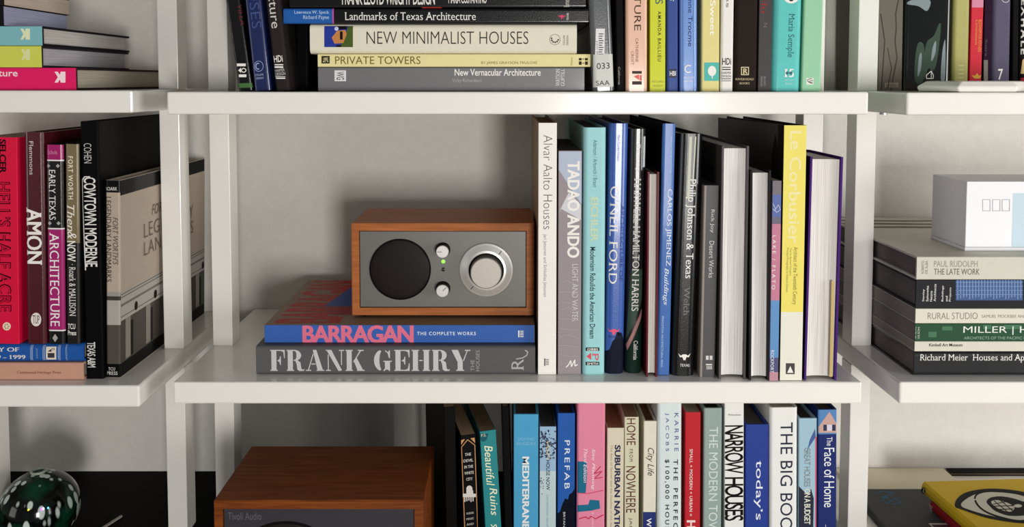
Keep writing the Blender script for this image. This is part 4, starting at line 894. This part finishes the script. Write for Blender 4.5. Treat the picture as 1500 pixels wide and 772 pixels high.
b = upd('wide pale blue-white book with two columns of spaced capitals', (962.5, 998.5), (962.5, 999.5), 580, (212, 222, 222), .2, rr=.004, coat=.4)
T(b, 'KARRIE', 988, 605, 994, 661, (60, 84, 140), 'd', 'sans', 1.6); T(b, 'JACOBS', 974, 605, 980, 661, (60, 84, 140), 'd', 'sans', 1.6)
T(b, 'THE PERFECT', 986.5, 673, 993, 786, (36, 40, 44), 'd', 'bold', 1.5); T(b, '$100,000 HOUSE', 973.5, 673, 980.5, 784, (36, 40, 44), 'd', 'bold', 1.4)
b = upd('red book with small white capitals and plus signs', (1002.5, 1025), (1003.5, 1027), 604, (188, 34, 44), .18, kind='soft', rr=.001, pages=(150, 130, 110))
T(b, 'SMALL + MODERN + URBAN =', 1010, 658, 1014.5, 756, (236, 214, 210), 'd', 'bold', 1.1); T(b, 'H', 1006, 762, 1018.5, 774, (236, 214, 210), 'd', 'black')
b = upd('grey-green book with faint white capitals, right of the red spine', (1029, 1056.5), (1031, 1058), 598, (146, 164, 158), .2, rr=.002, pages=(40, 36, 34))
T(b, 'THE MODERN TOWNHOUSE', 1038, 626, 1051, 850, (206, 218, 212), 'd', 'sans')
b = upd('white book filled edge to edge with tall condensed black capitals', (1061, 1089.5), (1061, 1090), 580, (228, 228, 224), .2, rr=.001)
T(b, 'NARROW', 1061.5, 623, 1089, 694, (24, 22, 20), 'd', 'bold', .85); T(b, 'HOUSES', 1061.5, 699, 1089, 763, (24, 22, 20), 'd', 'bold', .85); T(b, 'Princeton', 1067, 606, 1085, 609, (110, 110, 110), 'r')
b = upd('dark blue book with rounded white lowercase title', (1091, 1125), (1092, 1126), 622, (38, 62, 142), .19, rr=.001, pages=(90, 80, 72))
T(b, 'today\u2019s country', 1104, 675, 1117, 868, (228, 232, 238), 'd', 'sans')
b = upd('wide white book with large navy capitals', (1126.5, 1168), (1127.5, 1169), 597, (230, 230, 226), .21, rr=.004, coat=.4)
T(b, 'THE BIG BOOK', 1143, 619, 1161, 795, (42, 44, 66), 'd', 'sans')
b = upd('pale blue book with grey and white capitals and a pink edge', (1169.5, 1196), (1170, 1197), 613, (158, 190, 206), .19, rr=.001, pages=(60, 54, 50))
multi(b, [[(1170, 712), (1176, 718), (1182, 724), (1188, 716), (1192, 730), (1191, 790), (1170, 790)]], (40, 44, 60), 'printed_trees'); multi(b, [[(1181, 668), (1186, 645), (1194, 628), (1195, 640), (1185, 655)]], (70, 96, 150), 'printed_shape')
P(b, [(1194.3, 640), (1196.5, 640), (1196, 790), (1194, 790)], (206, 90, 120)); T(b, 'GREAT HOUSES', 1178, 656, 1187, 713, (130, 140, 138), 'd', 'sans', .9); T(b, 'ON A BUDGET', 1178, 716, 1187, 768, (224, 222, 206), 'd', 'bold', .9)
b = upd('navy book with a small pink gabled house at its top, last in the lower row', (1197.5, 1225.5), (1198, 1226.5), 600, (26, 42, 104), .1, rr=.002, coat=.5, pages=(60, 52, 46))
band(b, None, 636, (84, 132, 184)); multi(b, [[(1199, 634), (1199, 625), (1215, 603), (1226, 622), (1226, 634)]], (196, 160, 150), 'printed_house'); multi(b, [rc(1206, 622, 1211, 631), rc(1219, 622, 1224, 631)], (50, 50, 80), 'printed_shutter'); multi(b, [rc(1211.5, 622, 1218.5, 631)], (210, 206, 220), 'printed_window')
T(b, 'The', 1211, 640, 1219, 653, (228, 232, 238), 'd', 'sans'); T(b, 'Face of Home', 1207, 656, 1222, 743, (228, 232, 238), 'd', 'sans', .95); T(b, 'J', 1209, 768, 1214, 776, WHITE, 'd')
# lower radio, a taller model with a larger speaker
Yl = .84
zrt = at(465, 733.5, Yl).z; zrb = zd
rxl, rxr = at(313, 745, Yl).x, at(620, 745, Yl).x
radio('dark-faced walnut table radio cut off by the bottom edge, below the middle shelf', rxl, rxr, zrb, zrt, Yl, .128, True, walnut, gm2, False)
# glass globe
YG = Yon(58, 800, zd) if False else 1.0
gc = at(58, 741, YG); R = at(113, 741, YG).x-gc.x; R = min(R, .05)
gcz = zd+R*.985
# globe stands on the desk
for _ in range(30):
    c2 = at(58, 741, YG); R = at(112.5, 741, YG).x-c2.x
    YG += (c2.z-R*.97-zd)*.8
c2 = at(58, 741, YG); R = at(112.5, 741, YG).x-c2.x
gl = thing('glass_globe', 'round dark green glass globe with pale blotches and tiny coloured glints, on the black desk', 'ornament', (c2.x, YG, zd))
gmm = bpy.data.materials.new('spotted_glass'); gmm.use_nodes = True; nt = gmm.node_tree; pb = nt.nodes['Principled BSDF']
pb.inputs['Roughness'].default_value = .12; pb.inputs['Coat Weight'].default_value = .25; pb.inputs['Coat Roughness'].default_value = .05; pb.inputs['Specular IOR Level'].default_value = .25
tc = nt.nodes.new('ShaderNodeTexCoord'); mp = nt.nodes.new('ShaderNodeMapping'); mp.inputs['Scale'].default_value = (1, 1, .42)
vo = nt.nodes.new('ShaderNodeTexVoronoi'); vo.inputs['Scale'].default_value = 88; vo.inputs['Randomness'].default_value = .9
ns = nt.nodes.new('ShaderNodeTexNoise'); ns.inputs['Scale'].default_value = 40
nt.links.new(tc.outputs['Object'], mp.inputs['Vector']); nt.links.new(mp.outputs['Vector'], vo.inputs['Vector']); nt.links.new(tc.outputs['Object'], ns.inputs['Vector'])
cr = nt.nodes.new('ShaderNodeValToRGB'); e = cr.color_ramp.elements; e[0].position = .30; e[0].color = lin((206, 218, 210)); e[1].position = .38; e[1].color = (0, 0, 0, 1)
c3 = nt.nodes.new('ShaderNodeValToRGB'); e = c3.color_ramp.elements; e[0].position = .45; e[0].color = lin((6, 8, 7)); e[1].position = .75; e[1].color = lin((16, 70, 50))
nt.links.new(ns.outputs['Fac'], c3.inputs['Fac']); nt.links.new(vo.outputs['Distance'], cr.inputs['Fac'])
mx = nt.nodes.new('ShaderNodeMix'); mx.data_type = 'RGBA'; mx.blend_type = 'ADD'; mx.inputs[0].default_value = 1
nt.links.new(c3.outputs['Color'], mx.inputs[6]); nt.links.new(cr.outputs['Color'], mx.inputs[7]); nt.links.new(mx.outputs[2], pb.inputs['Base Color'])
bm = bmesh.new(); bmesh.ops.create_uvsphere(bm, u_segments=48, v_segments=32, radius=R)
for v in bm.verts:
    v.co.z *= .97
    if v.co.z < -R*.93: v.co.z = -R*.93-.0
    v.co.z += R*.97-(R*.97-R*.93)
me = bpy.data.meshes.new('globe'); bm.to_mesh(me); bm.free(); link('globe', me, gmm, gl, smooth=True)
zt = R*.97*2-(R*.04)
# pulled collar at the top
vs, fs = [], []
for i in range(28):
    a = 2*PI*i/28
    for j in range(8):
        q = 2*PI*j/8; vs.append(((.0080+.0016*math.cos(q))*math.cos(a), (.0080+.0016*math.cos(q))*math.sin(a), zt+.0012+.0018*math.sin(q)))
for i in range(28):
    for j in range(8): fs.append((i*8+j, ((i+1) % 28)*8+j, ((i+1) % 28)*8+(j+1) % 8, i*8+(j+1) % 8))
pyd('collar', vs, fs, mat((150, 160, 146), .3, .5), gl, 'pale green glass collar', True)
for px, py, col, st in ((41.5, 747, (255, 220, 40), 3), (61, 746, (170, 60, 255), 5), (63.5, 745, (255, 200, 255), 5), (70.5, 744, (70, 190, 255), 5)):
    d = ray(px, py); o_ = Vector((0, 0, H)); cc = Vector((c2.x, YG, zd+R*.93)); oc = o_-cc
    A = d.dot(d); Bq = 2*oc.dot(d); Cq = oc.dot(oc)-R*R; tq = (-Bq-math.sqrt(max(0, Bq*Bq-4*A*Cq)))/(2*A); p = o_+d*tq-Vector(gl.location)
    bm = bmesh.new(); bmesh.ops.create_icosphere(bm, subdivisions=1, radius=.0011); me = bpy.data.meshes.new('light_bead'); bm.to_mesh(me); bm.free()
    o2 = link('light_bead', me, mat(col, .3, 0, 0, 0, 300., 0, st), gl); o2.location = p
# pale stick lying on the desk
a = at(178, 757, Yon(178, 757, zd)); c = at(150, 775, Yon(150, 775, zd)); c = a+(c-a)*1.6
dv = (c-a).normalized(); nn = Vector((-dv.y, dv.x, 0))*.0016
vs = [a+nn, a-nn, c-nn, c+nn]; vs = [Vector((v.x, v.y, zd+.0001)) for v in vs]+[Vector((v.x, v.y, zd+.0022)) for v in vs]
st = pyd('stick', [v-vs[0] for v in vs], [(0, 1, 2, 3), (7, 6, 5, 4), (0, 4, 5, 1), (1, 5, 6, 2), (2, 6, 7, 3), (3, 7, 4, 0)], mat((176, 170, 160), .6)); st.location = vs[0]
st['label'] = 'short pale stick lying on the black desk right of the glass globe'; st['category'] = 'stick'
# right lower stack
def cover_lying(nm, label, corner, L, d, zb, zt, yaw, col, **kw):
    # spine on the left side: the book lies with its spine towards -x
    t = zt-zb-.0002
    b = make_book(nm, label, t, d, L, (corner.x, corner.y, zb+t/2+.0001), (0, 0, 0), col, **kw)
    b.root.rotation_euler = (Matrix.Rotation(yaw, 3, 'Z') @ Matrix.Rotation(PI/2, 3, 'Z') @ Matrix.Rotation(PI, 3, 'Z') @ Matrix.Rotation(-PI/2, 3, 'Y')).to_euler()
    return b
# dark grey album, its back edge seen at row 715
zg = zd+.012; Yb = Yon(1330, 715, zg)
gx = at(1267, 738, Yon(1267, 738, zg)).x
al = thing('album', 'flat dark grey album with blue scribbled lettering under the yellow book', 'album', (gx, Yb-.26, zd))
box('cover', 0, .30, 0, .26, .0002, zg-zd, mat((66, 68, 68), .6, 0, 0, .1, 200., .1), al, .003)
F = Face(al, Matrix.Translation((0, 0, zg-zd)) @ Matrix.Rotation(-PI/2, 4, 'X'))
multi(F, strokes([(1283, 723), (1292, 720), (1310, 722), (1302, 726), (1292, 728), (1302, 731)], 1.5)+strokes([(1292, 731), (1300, 738), (1312, 730), (1320, 737), (1308, 739)], 1.5)+strokes([(1290, 735), (1297, 727), (1306, 736)], 1.2), (30, 90, 130), 'blue_scribble')
# red book and yellow book, turned slightly
Ypix = 1.105
zr = zg+.018; zy = zr+.017
pa = at(1350, 705.5, Yon(1350, 705.5, zy)); pb_ = at(1432, 776, Yon(1414, 776, zy))
dr_ = (pb_-pa); yawy = math.atan2(dr_.x, -dr_.y)
def slab(nm, label, corner, yaw, w_, d_, zb, zt, col, pages):
    r = thing(nm, label, 'book', (corner.x, corner.y, zb+.0001)); r.rotation_euler = (0, 0, yaw)
    t = zt-zb-.0003
    # local: x to the right, y towards the wall; corner = back-left
    m = cover_mat(col, .45, .2); c = .0025
    vs, fs = [], []
    prof = [(w_, 0), (.004, 0), (.0012, t*.18), (0, t*.5), (.0012, t*.82), (.004, t), (w_, t), (w_, t-c), (.006, t-c), (.004, t*.5), (.006, c), (w_, c)]
    n = len(prof)
    for y in (-d_, 0): vs += [(a, y, q) for a, q in prof]
    fs = [(i, (i+1) % n, n+(i+1) % n, n+i) for i in range(n)]+[tuple(range(n-1, -1, -1)), tuple(range(n, 2*n))]
    pyd('cover', vs, fs, m, r)
    box('page_block', .0065, w_-.004, -d_+.003, -.003, c+.0001, t-c-.0001, mat(pages, .8, 0, 0, .3, 1500.), r)
    return r, t
red, t = slab('hardcover_book', 'red book directly beneath the yellow book at the lower right', pa+Vector((.006, -.012, 0)), yawy, .22, .22, zg, zr, (150, 16, 30), (190, 180, 160))
Fr = Face(red, Matrix.Rotation(-PI/2, 4, 'Z'))
T(Fr, 'Jr', 1361, 739, 1366, 748, (220, 180, 185), 'd', 'serif')
yel, t = slab('hardcover_book', 'yellow book with a big black and white eye printed on its cover', pa, yawy, .24, .25, zr, zy, (206, 172, 20), (200, 190, 160))
F = Face(yel, Matrix.Translation((0, 0, t)) @ Matrix.Rotation(-PI/2, 4, 'X')); F.layer = .0002
bl = (16, 15, 14); wh = (206, 204, 190)
P(F, smooth([(1399, 742), (1402, 731), (1414, 722), (1436, 717), (1460, 716), (1490, 719), (1530, 728), (1560, 745), (1540, 765), (1500, 767), (1450, 760), (1410, 747)]), bl, 'printed_eye')
P(F, smooth([(1408, 741), (1413, 733), (1430, 724), (1455, 720.5), (1485, 722), (1520, 731), (1545, 746), (1528, 761), (1497, 763), (1452, 756), (1420, 747)]), wh, 'printed_eye_white')
multi(F, strokes(smooth([(1428, 731), (1436, 722), (1460, 720), (1500, 726), (1530, 745), (1500, 763), (1462, 757), (1438, 746)])[:], 2.6), bl, 'printed_iris_ring')
P(F, smooth([(1445, 735), (1452, 729), (1468, 727.5), (1490, 732), (1512, 742), (1505, 754), (1480, 756), (1460, 750), (1450, 742)]), bl, 'printed_pupil')
P(F, smooth([(1452, 735), (1462, 733), (1478, 738), (1486, 744), (1480, 750), (1466, 747), (1456, 741)]), wh, 'printed_highlight')
multi(F, strokes([(1452, 742), (1486, 741)], 1.3)+strokes([(1456, 747), (1484, 746)], 1.3)+strokes([(1456, 734), (1478, 752)], 1.3)+strokes([(1464, 732), (1485, 750)], 1.3)+strokes([(1455, 739), (1480, 734)], 1.2), bl, 'printed_grid')
P(F, el(1491, 741.5, 6, 2.4), wh, 'printed_glint')
Fs = Face(yel, Matrix.Rotation(-PI/2, 4, 'Z'))
P(Fs, el(1352.5, 718.5, 3, 5), (20, 18, 18), 'printed_badge') ; multi(Fs, strokes([(1352, 715), (1354, 717), (1352, 720), (1354, 722)], .8), (220, 215, 200))
# cream strip: long flat carton behind the album
cb = thing('flat_carton', 'long flat cream carton lying against the wall behind the grey album', 'box', (gx, Yb+.002, zd))
yc0 = Yb+.003; hc = at(1330, 694, WALL-.003).z-zd
box('carton', .005, .17, .001, WALL-.002-yc0, .0002, max(hc, .006), mat((226, 218, 196), .7), cb, .0005)
ph = at(1372, 765, Yon(1340, 768, zg)); pv = [at(1360, 766, Yon(1360, 766, zg)), at(1382, 763, Yon(1382, 763, zg)), at(1392, 790, Yon(1392, 790, zg)), at(1368, 792, Yon(1368, 792, zg))]
pc = at(1360, 767, Yon(1360, 767, zg)); pr = thing('photo_print', 'small white-bordered photo print on the grey album', 'photograph', (pc.x, pc.y, zg+.0002))
box('print', 0, .03, -.06, 0, 0, .0004, mat((206, 202, 196), .4, .3), pr); box('picture', .002, .028, -.056, -.004, .0004, .0005, mat((74, 52, 66), .4, .3, 0, .0, 60., .6), pr)

tz = z3+.0002; x0 = cb.location.x+.175
tb = thing('thin_book', 'thin dark book lying flat against the wall behind the yellow book', 'book', (x0, WALL-.016, tz))
box('cover', 0, .16, 0, .015, 0, .0012, mat((26, 22, 24), .5), tb, .0003); box('page_block', .001, .159, .001, .0145, .0013, .0036, mat((110, 100, 84), .8), tb); box('cover', 0, .16, 0, .015, .0037, .005, mat((26, 22, 24), .5), tb, .0003)
for o_ in bpy.data.objects:
    if o_.name.startswith('printed_branches'): o_['kind'] = 'stuff'
